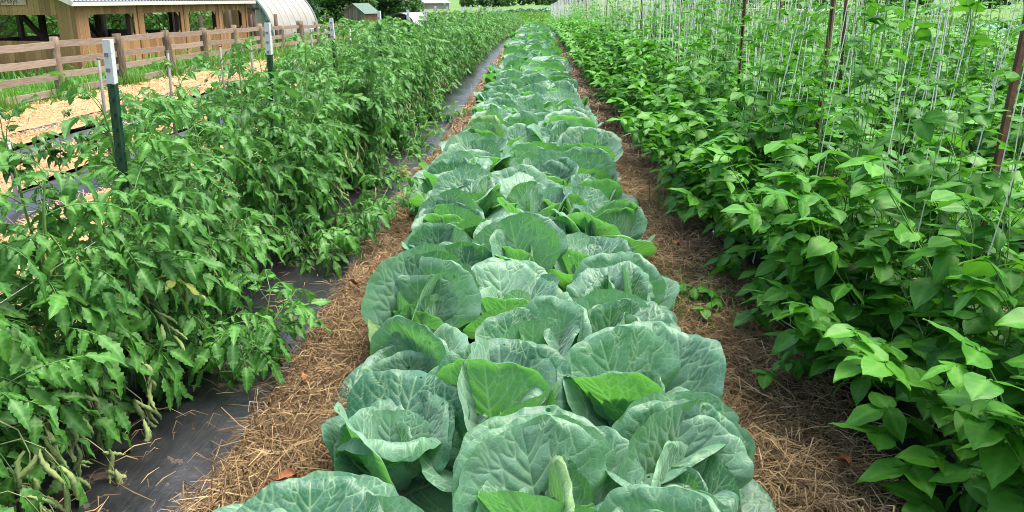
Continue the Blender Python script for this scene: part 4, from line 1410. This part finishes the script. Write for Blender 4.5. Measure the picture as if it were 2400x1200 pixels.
for a, b in wins:
    for yy, s in ((a, 1), (b, -1)):
        for zz, q in ((WB, 1), (WT, -1)):
            gusset([[0, yy, zz], [0, yy + s * 0.17, zz], [0, yy, zz + q * 0.15]], (1, 0, 0))
    board('sill', (-0.02, (a + b) / 2, WB - 0.04), (0.09, b - a - 0.02, 0.035))
for xx, s in ((gwin[1], -1), (gwin[0], 1)):
    for zz, q in ((WB, 1), (WT, -1)):
        gusset([[xx, 0, zz], [xx + s * 0.17, 0, zz], [xx, 0, zz + q * 0.15]], (0, -1, 0))
UD = MB().box((0, 0, 0.5), (1, 1, 1)).mesh('post', M['darkwood'], False)
for yy in (0.2, 2.9, 5.9, 8.7, BL - 0.2):      # frame posts, back wall and inner stalls
    for xx in (-0.14, -3.6, -BW + 0.1): board('post', (xx, yy, 0), (0.17, 0.17, EAVE if xx != -3.6 else RIDGE - 0.2), UD)
for yy in (1.5, 4.3):
    o = board('knee_brace', (-2.3, yy, 1.0), (0.14, 0.14, 1.9), UD); o.rotation_euler = (0, -0.75, 0)
y = 0
while y < BL:
    w = r.uniform(0.2, 0.3)
    board('rear_board', (-BW, y + w / 2, 0), (0.025, w - 0.008, 1.0), UD); y += w
board('header', (-BW, BL / 2, EAVE - 0.25), (0.06, BL, 0.25), UD)
x = 0
while x > -BW:
    w = r.uniform(0.2, 0.3); board('rear_board', (x - w / 2, BL, 0), (w - 0.008, 0.025, 1.1), UD); x -= w
UM = MB().box((0, 0, 0.5), (1, 1, 1)).mesh('manger', M['greyboard'], False)
for a, b in wins:
    board('manger', (-0.5, (a + b) / 2, 1.14), (0.5, b - a - 0.3, 0.06), UM)
# corrugated roof
for s in (1, -1):
    nyy = 260; yv = np.linspace(-0.45, BL + 0.45, nyy)
    corr = 0.014 * np.sin(yv * 2 * math.pi / 0.18)
    xe = 0.3 if s > 0 else -BW - 0.3; xr = -BW / 2
    ze = EAVE - (RIDGE - EAVE) / (BW / 2) * 0.3 + 0.07
    V = []
    for t in (0.0, 0.5, 1.0):
        V.append(np.stack([np.full(nyy, xe + (xr - xe) * t), yv, ze + (RIDGE + 0.07 - ze) * t + corr], -1))
    V = np.vstack(V); i = np.arange(3 * nyy).reshape(3, nyy)
    q = np.stack([i[:-1, :-1], i[:-1, 1:], i[1:, 1:], i[1:, :-1]], -1).reshape(-1, 4)
    roof = MB().add(V, q).obj('roof', M['tin'], barn)
    MB().box((xe - 0.02 * s, BL / 2, ze - 0.095), (0.03, BL + 0.9, 0.13)).obj('fascia', M['whitewood'], roof, smooth=False)
    sl = math.atan2(RIDGE + 0.07 - ze, xr - xe)
    for yy in (-0.43, BL + 0.43):
        ln = math.hypot(xr - xe, RIDGE + 0.07 - ze)
        o = MB().box((0, 0, 0), (ln, 0.03, 0.15)).obj('bargeboard', M['whitewood'], roof, smooth=False, loc=((xe + xr) / 2, yy, (ze + RIDGE + 0.07) / 2 - 0.09))
        o.rotation_euler = (0, -sl if s > 0 else -sl, 0)
tag(barn, 'brown board barn with open chamfered windows and corrugated metal roof', 'barn')

# the name board on the gable
fnt = bpy.data.curves.new('lettering', 'FONT'); fnt.body = 'Jerseys'; fnt.size = 0.215; fnt.extrude = 0.003; fnt.space_character = 1.08
fo = bpy.data.objects.new('tmp', fnt); COL.objects.link(fo)
bpy.context.view_layer.update()
lm = bpy.data.meshes.new_from_object(fo); bpy.data.objects.remove(fo)
lm.materials.clear(); lm.materials.append(M['ink'])
sign = new('barn_sign', None, None, barn.location)
sign.rotation_euler = barn.rotation_euler
spn = MB().box((-2.72, -0.05, 2.52), (2.2, 0.03, 0.42)).obj('panel', M['sign'], sign, smooth=False)
o = new('lettering', lm, spn, (-2.56, -0.068, 2.36)); o.rotation_euler = (math.pi / 2, 0, 0)
tag(sign, 'pale wooden sign lettered Jerseys on the barn gable', 'sign')

# ------------------------------------------------------------------ hoop tunnel and the pen beside the barn
tun = new('hoop_tunnel', None, None, (-20.9, 62.0, gf(-20.9, 62) - 0.05))
tun.rotation_euler = (0, 0, math.atan2(0.8, 16.6))
RW, RH, TL = 4.6, 4.6, 16.5


def hoop(y0, y1, r0, mat, name, ny=2, th=0.04, seam=0.0, a0=0.0, par=None):
    a = np.linspace(a0, math.pi, 60); yv = np.linspace(y0, y1, ny)
    V = []
    for rr_ in (r0, r0 - th):
        A, Y = np.meshgrid(a, yv)
        s = rr_ + seam * np.abs(np.sin(Y * math.pi / 2.06))
        V.append(np.stack([-RW + s * np.cos(A), Y, 0.25 + (s * RH / RW) * np.sin(A)], -1).reshape(-1, 3))
    n = 60 * ny; i = np.arange(n).reshape(ny, 60)
    q = np.stack([i[:-1, :-1], i[:-1, 1:], i[1:, 1:], i[1:, :-1]], -1).reshape(-1, 4)
    e = []
    for row in (0, ny - 1): e += [[i[row, k], i[row, k + 1], n + i[row, k + 1], n + i[row, k]] for k in range(59)]
    for c in (0, 59): e += [[i[k, c], i[k + 1, c], n + i[k + 1, c], n + i[k, c]] for k in range(ny - 1)]
    return MB().add(np.vstack(V), np.vstack([q, q[:, ::-1] + n, np.array(e)])).obj(name, mat, par or tun)


cov = hoop(0.5, TL - 0.5, RW, M['plasticwhite'], 'cover', 66, seam=-0.05)
hoop(0.0, 0.5, RW + 0.02, M['greenband'], 'end_band', 2, 0.08)
hoop(TL - 0.5, TL, RW + 0.02, M['greyband'], 'end_band', 2, 0.08)
for k in range(1, 8): hoop(k * 2.06 - 0.04, k * 2.06 + 0.04, RW + 0.012, M['plasticwhite'], 'rib', 2, 0.03, par=cov)
MB().box((0.02, TL / 2, 0.2), (0.08, TL, 0.4)).obj('base_rail', M['greyband'], tun, smooth=False)
r = random.Random(95)
x = -0.15
while x > -2 * RW + 0.2:
    w = r.uniform(0.25, 0.35); c = x - w / 2
    top = 0.2 + RH / RW * math.sqrt(max(RW ** 2 - (c + RW) ** 2, 0)) - 0.1
    white = -1.5 < c
    MB().box((c, 0.25, top / 2), (w - 0.01, 0.03, top)).obj('end_board', M['plasticwhite'] if white else M['brownwood'], tun, smooth=False)
    x -= w
tag(tun, 'large white hoop tunnel with dark green end band beyond the fence', 'tunnel')

pen = new('timber_pen', None, None, (-16.2, 41.5, gf(-16.2, 41.5)))
r = random.Random(96)
for k, (px, py) in enumerate(((0, 0), (1.25, 0.2), (0.1, 3.0), (1.4, 3.2), (-1.6, 0.1))):
    MB().tube([[px, py, -0.2], [px, py, 2.4 if k < 2 else 2.0]], [0.11, 0.1], 8).obj('post', M['darkwood'], pen)
MB().box((0.0, 0.1, 2.35), (3.2, 0.12, 0.12)).obj('beam', M['darkwood'], pen, smooth=False)
for zz in (0.3, 1.35): MB().box((0.62, 0.05, zz), (1.2, 0.04, 0.1)).obj('rail', M['darkwood'], pen, smooth=False)
for k in range(6): MB().box((0.14 + k * 0.2, 0.1, 0.85), (0.08, 0.03, 1.2)).obj('slat', M['greyboard'], pen, smooth=False)
for k in range(3):
    o = MB().box((0, 0, 0), (1.6, 0.04, 0.14)).obj('brace', M['brownwood'], pen, smooth=False, loc=(0.7 + k * 0.15, -0.1 - k * 0.06, 0.55 + 0.1 * k)); o.rotation_euler = (0, rad(42), 0)
tag(pen, 'dark timber pen with slatted gate between barn and hoop tunnel', 'pen')

gate = new('pipe_gate', None, None, (-9.7, 33.8, gf(-9.7, 33.8)))
MB().tube([[0, 0, 0], [0, 0, 0.95]], 0.035, 8).obj('leg', M['pvc'], gate)
MB().tube([[0.0, 2.3, 0], [0.0, 2.3, 0.95]], 0.035, 8).obj('leg', M['pvc'], gate)
MB().tube([[0, -0.05, 0.96], [0, 2.35, 0.96]], 0.04, 8).obj('top_rail', M['pvc'], gate)
MB().tube([[0, 0, 0.5], [0, 2.3, 0.5]], 0.025, 8).obj('rail', M['pvc'], gate)
tag(gate, 'small white pipe frame standing just behind the rail fence', 'frame')

# ------------------------------------------------------------------ shed, low tunnel, far building, cow
shed = new('wooden_shed', None, None, (-24.3, 100.0, gf(-24.3, 100) - 0.05))
shed.rotation_euler = (0, 0, rad(-28))
SW, SD, SE, SR = 3.4, 2.6, 1.75, 2.85
r = random.Random(97)
x = 0.0
while x < SW - 0.02:
    w = min(r.uniform(0.17, 0.25), SW - x); c = x + w / 2
    top = SE + (SR - SE) * (1 - abs(c - SW / 2) / (SW / 2))
    for yy in (0, SD): MB().box((c, yy, top / 2), (w - 0.012, 0.03, top)).obj('board', M['greyboard'], shed, smooth=False)
    x += w
y = 0.02
while y < SD - 0.02:
    w = min(r.uniform(0.17, 0.25), SD - y)
    for xx in (0, SW): MB().box((xx, y + w / 2, SE / 2), (0.03, w - 0.012, SE)).obj('board', M['brownwood'] if xx else M['greyboard'], shed, smooth=False)
    y += w
for s in (-1, 1):
    ln = math.hypot(SW / 2 + 0.25, (SR - SE) * (1 + 0.25 / (SW / 2)))
    o = MB().box((0, 0, 0), (ln, SD + 0.6, 0.06)).obj('roof', M['greenroof'] if s > 0 else M['greyboard'], shed, smooth=False,
                                                      loc=(SW / 2 + s * (SW / 4 + 0.125), SD / 2, (SE + SR) / 2 - 0.03))
    o.rotation_euler = (0, s * math.atan2(SR - SE, SW / 2), 0)
MB().box((0.45, -0.03, 0.55), (0.4, 0.05, 0.3)).obj('hatch', M['darkwood'], shed, smooth=False)
tag(shed, 'small grey board shed with a green metal roof by the trees', 'shed')

low = new('low_tunnel', None, None, (-17.0, 98.0, gf(-17.0, 98) - 0.02))
low.rotation_euler = (0, 0, rad(-20))
a = np.linspace(0, math.pi, 30); yv = np.linspace(0, 5, 5)
A, Y = np.meshgrid(a, yv)
V = np.concatenate([np.stack([q * 2.2 * np.cos(A), Y, q * 1.75 * np.sin(A) ** 0.8], -1).reshape(-1, 3) for q in (1.0, 0.985)])
i = np.arange(150).reshape(5, 30); q = np.stack([i[:-1, :-1], i[:-1, 1:], i[1:, 1:], i[1:, :-1]], -1).reshape(-1, 4)
MB().add(V, np.vstack([q, q[:, ::-1] + 150])).obj('cover', M['pvc'], low)
for yy in (0.05, 2.5, 4.95):
    MB().tube(np.stack([2.12 * np.cos(a), np.full(30, yy), 1.68 * np.sin(a) ** 0.8], -1), 0.04, 6).obj('hoop', M['galv'], low)
MB().box((0, 4.9, 0.55), (4.0, 0.03, 1.1)).obj('end_panel', M['darkwood'], low, smooth=False)
MB().box((0.2, 0.1, 0.8), (0.06, 0.06, 1.6)).obj('prop', M['darkwood'], low, smooth=False)
tag(low, 'low white hoop shelter open towards the camera beside the shed', 'shelter')

far = new('long_building', None, None, (-28.0, 258.0, gf(-28, 258) - 0.3))
far.rotation_euler = (0, 0, rad(40)); far.scale = (1.15, 1.35, 1.0)
MB().box((-6, 4, 1.15), (12, 8, 2.3)).obj('wall', M['graywall'], far, smooth=False)
MB().add([[0.03, 0.05, 2.3], [0.03, 7.95, 2.3], [0.03, 4, 4.0], [-0.05, 0.05, 2.3], [-0.05, 7.95, 2.3], [-0.05, 4, 4.0]], [[0, 1, 4, 3]], [[0, 1, 2], [3, 5, 4]]).obj('gable', M['graywall'], far, smooth=False)
for s in (0, 1):
    V = [[0.5, -0.5, 2.12], [-12.5, -0.5, 2.12], [-12.5, 4, 4.05], [0.5, 4, 4.05]] if s == 0 else [[0.5, 8.5, 2.12], [-12.5, 8.5, 2.12], [-12.5, 4, 4.05], [0.5, 4, 4.05]]
    V = np.array(V); MB().add(np.vstack([V, V + [0, 0, 0.12]]), [[0, 1, 2, 3], [4, 5, 6, 7], [0, 1, 5, 4], [1, 2, 6, 5], [2, 3, 7, 6], [3, 0, 4, 7]]).obj('roof', M['tin'], far, smooth=False)
MB().box((-8, -0.03, 0.75), (2.0, 0.06, 1.4)).obj('door', M['greyboard'], far, smooth=False)
tag(far, 'long grey farm building with pale metal roof in the far field', 'building')
far2 = new('long_building', None, None, (8.0, 330.0, gf(8, 330) - 0.3))
MB().box((6, 4, 1.5), (16, 8, 3.0)).obj('wall', M['greyband'], far2, smooth=False)
MB().add([[-2.4, -0.4, 3.0], [14.4, -0.4, 3.0], [14.4, 4, 5.0], [-2.4, 4, 5.0], [14.4, 8.4, 3.0], [-2.4, 8.4, 3.0]], [[0, 1, 2, 3], [3, 2, 4, 5]]).obj('roof', M['tin'], far2, smooth=False)
tag(far2, 'blue-grey farm building at the far edge of the fields', 'building')


def cow_build():
    me = bpy.data.meshes.new('body')
    P = [(0, 0, 1.0), (0.75, 0, 1.05), (-0.75, 0, 1.05), (1.1, 0, 1.15), (1.45, 0, 1.05), (1.68, 0, 0.85),
         (0.62, 0.22, 0.75), (0.62, 0.22, 0.4), (0.62, 0.22, 0.0), (0.62, -0.22, 0.75), (0.62, -0.22, 0.4), (0.62, -0.22, 0.0),
         (-0.75, 0.24, 0.75), (-0.82, 0.24, 0.42), (-0.78, 0.24, 0.0), (-0.75, -0.24, 0.75), (-0.82, -0.24, 0.42), (-0.78, -0.24, 0.0), (-1.02, 0, 1.1), (-1.1, 0, 0.55)]
    E = [(0, 1), (0, 2), (1, 3), (3, 4), (4, 5), (1, 6), (6, 7), (7, 8), (1, 9), (9, 10), (10, 11), (2, 12), (12, 13), (13, 14), (2, 15), (15, 16), (16, 17), (2, 18), (18, 19)]
    R_ = [.36, .33, .33, .2, .15, .1, .13, .075, .06, .13, .075, .06, .16, .08, .06, .16, .08, .06, .06, .03]
    me.from_pydata(P, E, [])
    o = bpy.data.objects.new('body', me); COL.objects.link(o)
    sk = o.modifiers.new('skin', 'SKIN')
    for i, v in enumerate(me.skin_vertices[0].data if me.skin_vertices else []): v.radius = (R_[i], R_[i])
    if not me.skin_vertices:
        bpy.context.view_layer.update()
    su = o.modifiers.new('sub', 'SUBSURF'); su.levels = su.render_levels = 2
    me.materials.append(M['cow'])
    return o


cowp = new('cow', None, None, (-36.2, 238.0, gf(-36, 238)))
cb = cow_build(); cb.parent = cowp
for s in (-1, 1): MB().tube([[1.45, s * 0.1, 1.18], [1.42, s * 0.22, 1.2], [1.38, s * 0.3, 1.14]], [0.03, 0.06, 0.02], 6).obj('ear', M['cow'], cowp)
cowp.rotation_euler = (0, 0, rad(170))
tag(cowp, 'black cow standing in the field beside the grey building', 'cow')


# ------------------------------------------------------------------ trees
def tree(x, y, h, rc, seed, label, group, mat, nl, leaf, low=0.25, name='tree'):
    rr = np.random.default_rng(seed); r_ = random.Random(seed)
    root = new(name, None, None, (x, y, gf(x, y)))
    mb = MB()
    tr_ = curve((0, 0, -0.3), (r_.gauss(0, 0.05), r_.gauss(0, 0.05), 1), h * 0.75, r_, up=0.3, wob_=0.08, n=8)
    mb.tube(tr_, np.linspace(0.035 * h, 0.01 * h, 8), 8)
    cl = []
    for k in range(16):
        t = r_.uniform(low + 0.05, 0.95); j = min(int(t * 7), 6); p = tr_[j] + (tr_[j + 1] - tr_[j]) * (t * 7 - j)
        a = k * 2.4; ln = rc * r_.uniform(0.55, 1.0) * (1 - 0.5 * max(t - 0.5, 0))
        lb = curve(p, (math.cos(a), math.sin(a), 0.45), ln, r_, up=0.1, wob_=0.15, n=5)
        mb.tube(lb, np.linspace(0.012 * h, 0.004 * h, 5), 5)
        for q in range(2, 5): cl.append((lb[q], rc * r_.uniform(0.2, 0.36)))
    cl.append((tr_[-1], rc * 0.35))
    if low < 0.05:      # crown clothed to the ground
        for k in range(14):
            a = k * 2.4; q = rc * r_.uniform(0.35, 0.8)
            cl.append((np.array([q * math.cos(a), q * math.sin(a), h * r_.uniform(0.06, 0.35)]), rc * r_.uniform(0.25, 0.38)))
    mb.obj('trunk', M['log'], root)
    C = np.array([c for c, _ in cl]); S = np.array([s for _, s in cl])
    i = rr.integers(0, len(cl), nl)
    d = rr.normal(0, 1, (nl, 3)); d /= np.linalg.norm(d, axis=1)[:, None]
    P = C[i] + d * (S[i] * rr.uniform(0.5, 1.05, nl) ** 0.6)[:, None] * np.array([1, 1, 0.75])
    P[:, 2] = np.maximum(P[:, 2], low * h * 0.6 + 0.1 * rr.random(nl))
    nrm = d + rr.normal(0, 0.5, (nl, 3)) + np.array([0, 0, 0.5]); nrm /= np.linalg.norm(nrm, axis=1)[:, None]
    t1 = np.cross(nrm, rr.normal(0, 1, (nl, 3))); t1 /= np.linalg.norm(t1, axis=1)[:, None]
    t2 = np.cross(nrm, t1)
    sz = leaf * rr.uniform(0.6, 1.4, nl)[:, None]
    V = np.stack([P - t1 * sz, P + t2 * sz * 0.55, P + t1 * sz, P - t2 * sz * 0.55 - nrm * sz * 0.2], 1).reshape(-1, 3)
    MB().add(V, np.arange(nl * 4).reshape(-1, 4), tint=np.repeat(np.clip(rr.normal(0.4, 0.2, nl) + (rr.random(len(cl))[i] - 0.5) * 0.6, 0.01, 0.99), 4)).obj('crown', mat, root, smooth=False)
    tag(root, label, 'tree', group)
    return root


TG = 'trees behind the tunnel and shed'
tree(-27.0, 84.0, 11, 4.5, 1, 'broad dark green tree right behind the hoop tunnel', TG, M['tree'], 9000, 0.22, 0.05)
tree(-31.0, 100.0, 13, 5.0, 2, 'tall dark tree between the hoop tunnel and the shed', TG, M['tree'], 9000, 0.26, 0.04)
tree(-27.5, 112.0, 13, 5.0, 3, 'deep green tree whose crown overhangs the shed roof', TG, M['tree'], 9000, 0.26, 0.04)
tree(-22.0, 122.0, 13, 5.2, 4, 'dark tree standing behind the shed and the low shelter', TG, M['tree'], 9000, 0.28, 0.04)
tree(-22.6, 128.0, 11, 4.0, 5, 'dark rounded tree behind the low white shelter', TG, M['tree'], 8000, 0.28, 0.03)
tree(-23.4, 140.0, 10, 3.4, 6, 'last tree of the wood before the open field', TG, M['tree'], 8000, 0.28, 0.03)
tree(-37.0, 112.0, 14, 6.0, 7, 'tree filling the gap behind the tallest dark tree', TG, M['tree'], 8000, 0.3, 0.04)
BG_ = 'trees behind the barn'
tree(-25.5, 40.0, 8, 3.2, 11, 'leaning tree trunk seen through the barn gable window', BG_, M['bush'], 6000, 0.13, 0.12)
tree(-30.5, 44.0, 9, 3.6, 12, 'bright green tree behind the barn, seen through its end window', BG_, M['bush'], 7000, 0.14, 0.03)
tree(-22.6, 48.0, 9, 3.4, 13, 'tree behind the barn seen through the first long-wall window', BG_, M['bush'], 7000, 0.14, 0.06)
tree(-35.0, 52.0, 11, 4.6, 14, 'large tree far behind the barn gable', BG_, M['bush'], 8000, 0.18, 0.02)
tree(-28.0, 58.0, 11, 4.4, 15, 'green tree between the barn and the hoop tunnel', BG_, M['bush'], 8000, 0.18, 0.02)
tree(-33.5, 62.0, 10, 4.4, 16, 'leafy tree seen low through the long-wall windows of the barn', BG_, M['bush'], 8000, 0.18, 0.02)
tree(-39.0, 70.0, 11, 5.0, 17, 'tree at the back of the group behind the barn', BG_, M['tree'], 8000, 0.2, 0.02)
FG = 'far trees on the skyline'
rt = random.Random(55)
for k in range(9):
    x = -26 + k * 5.4 + rt.uniform(-1, 1)
    tree(x, 300 + rt.uniform(-12, 20), rt.uniform(7, 11), rt.uniform(3, 4.5), 30 + k, 'skyline tree, %s of the clump past the grey building' % nth(k + 1), FG, M['tree'] if k % 3 else M['bush'], 1800, 0.5, 0.02)
for k in range(20):
    x = 42 + k * 8.5 + rt.uniform(-3, 3)
    tree(x, 205 + rt.uniform(-15, 30), rt.uniform(8, 12), rt.uniform(5.5, 7.5), 50 + k, 'skyline tree, %s from the strings, beyond the bean rows' % nth(k + 1), FG, M['tree'] if k % 4 else M['bush'], 1500, 0.6, 0.02)

# ------------------------------------------------------------------ far crops
def crop_clump(seed, n=26, s=1.0):
    rr = random.Random(seed); mb = MB()
    for k in range(n):
        p = (rr.gauss(0, 0.16), rr.gauss(0, 0.16), rr.uniform(0.05, 0.25))
        mb.leaf(dict(zip(('V', 'Q', 'vein'), leaflet(0.22, 0.15, 0.2, 0.3, rr, 4, 3))), TR(p, rr.uniform(0, 6.28), rad(rr.uniform(0, 60)), rr.gauss(0, 0.3), s * rr.uniform(0.8, 1.3)), tint=rr.random())
    return mb


CC = [crop_clump(900 + i) for i in range(5)]
r = random.Random(99)
it, ib = [], []
for row in range(9):
    x = 8.4 + row * 1.7
    y = 8.0 + row * 1.5
    while y < 60:
        it.append((CC[r.randrange(5)], x + r.gauss(0, 0.1), y, r.uniform(0, 6.28), r.uniform(0.9, 1.5)))
        y += r.uniform(0.5, 0.8) * (1 + y / 60)
for row in range(8):
    y = 40 + row * 3.0
    x = 24.0 + row * 1.2
    while x < 70:
        ib.append((CC[r.randrange(5)], x, y + r.gauss(0, 0.15), r.uniform(0, 6.28), r.uniform(1.2, 1.9)))
        x += r.uniform(0.8, 1.2)
x = -8.0
while x < 60:      # dark crop line across the far field
    ib.append((CC[r.randrange(5)], x, 150 - 0.5 * x + r.gauss(0, 0.4), r.uniform(0, 6.28), r.uniform(1.6, 2.4))); x += 0.7
mass('crop_rows', 'low green crop rows past the trellises', 'crop', it, M['crop'])
mass('blue_crop_rows', 'blue-green brassica rows in the distance', 'crop', ib, M['bluecrop'])
# bleached straw band and a dry verge across the far field
sheet('field_strip', np.linspace(-16, 70, 30), np.linspace(178, 200, 8), lambda x, y: gz(x, y) + 0.05 + 0.1 * wob(x, y, 0.1), simple_mat('dry_verge', (0.30, 0.29, 0.10), (0.45, 0.42, 0.17), 0.6, 0.95, 0.3))
sheet('field_strip', np.linspace(-2, 60, 30), np.linspace(160, 170, 6), lambda x, y: gz(x, y) + 0.09 + 0.05 * wob(x, y, 0.1), simple_mat('bare_soil_band', (0.42, 0.28, 0.17), (0.6, 0.45, 0.32), 0.8, 0.95, 0.3))
cover = MB()
V = np.array([[0, 0, 0], [1.6, 0.1, 0], [1.5, 0.9, 0.1], [0.1, 0.8, 0.12], [0.8, 0.4, 0.32]])
cover.add(V, None, [[0, 1, 4], [1, 2, 4], [2, 3, 4], [3, 0, 4]])
tag(cover.obj('row_cover', M['pvc'], loc=(8.5, 13.2, gf(8.5, 13.2) + 0.15)), 'bunched white row cover lying past the bean rows', 'row cover')
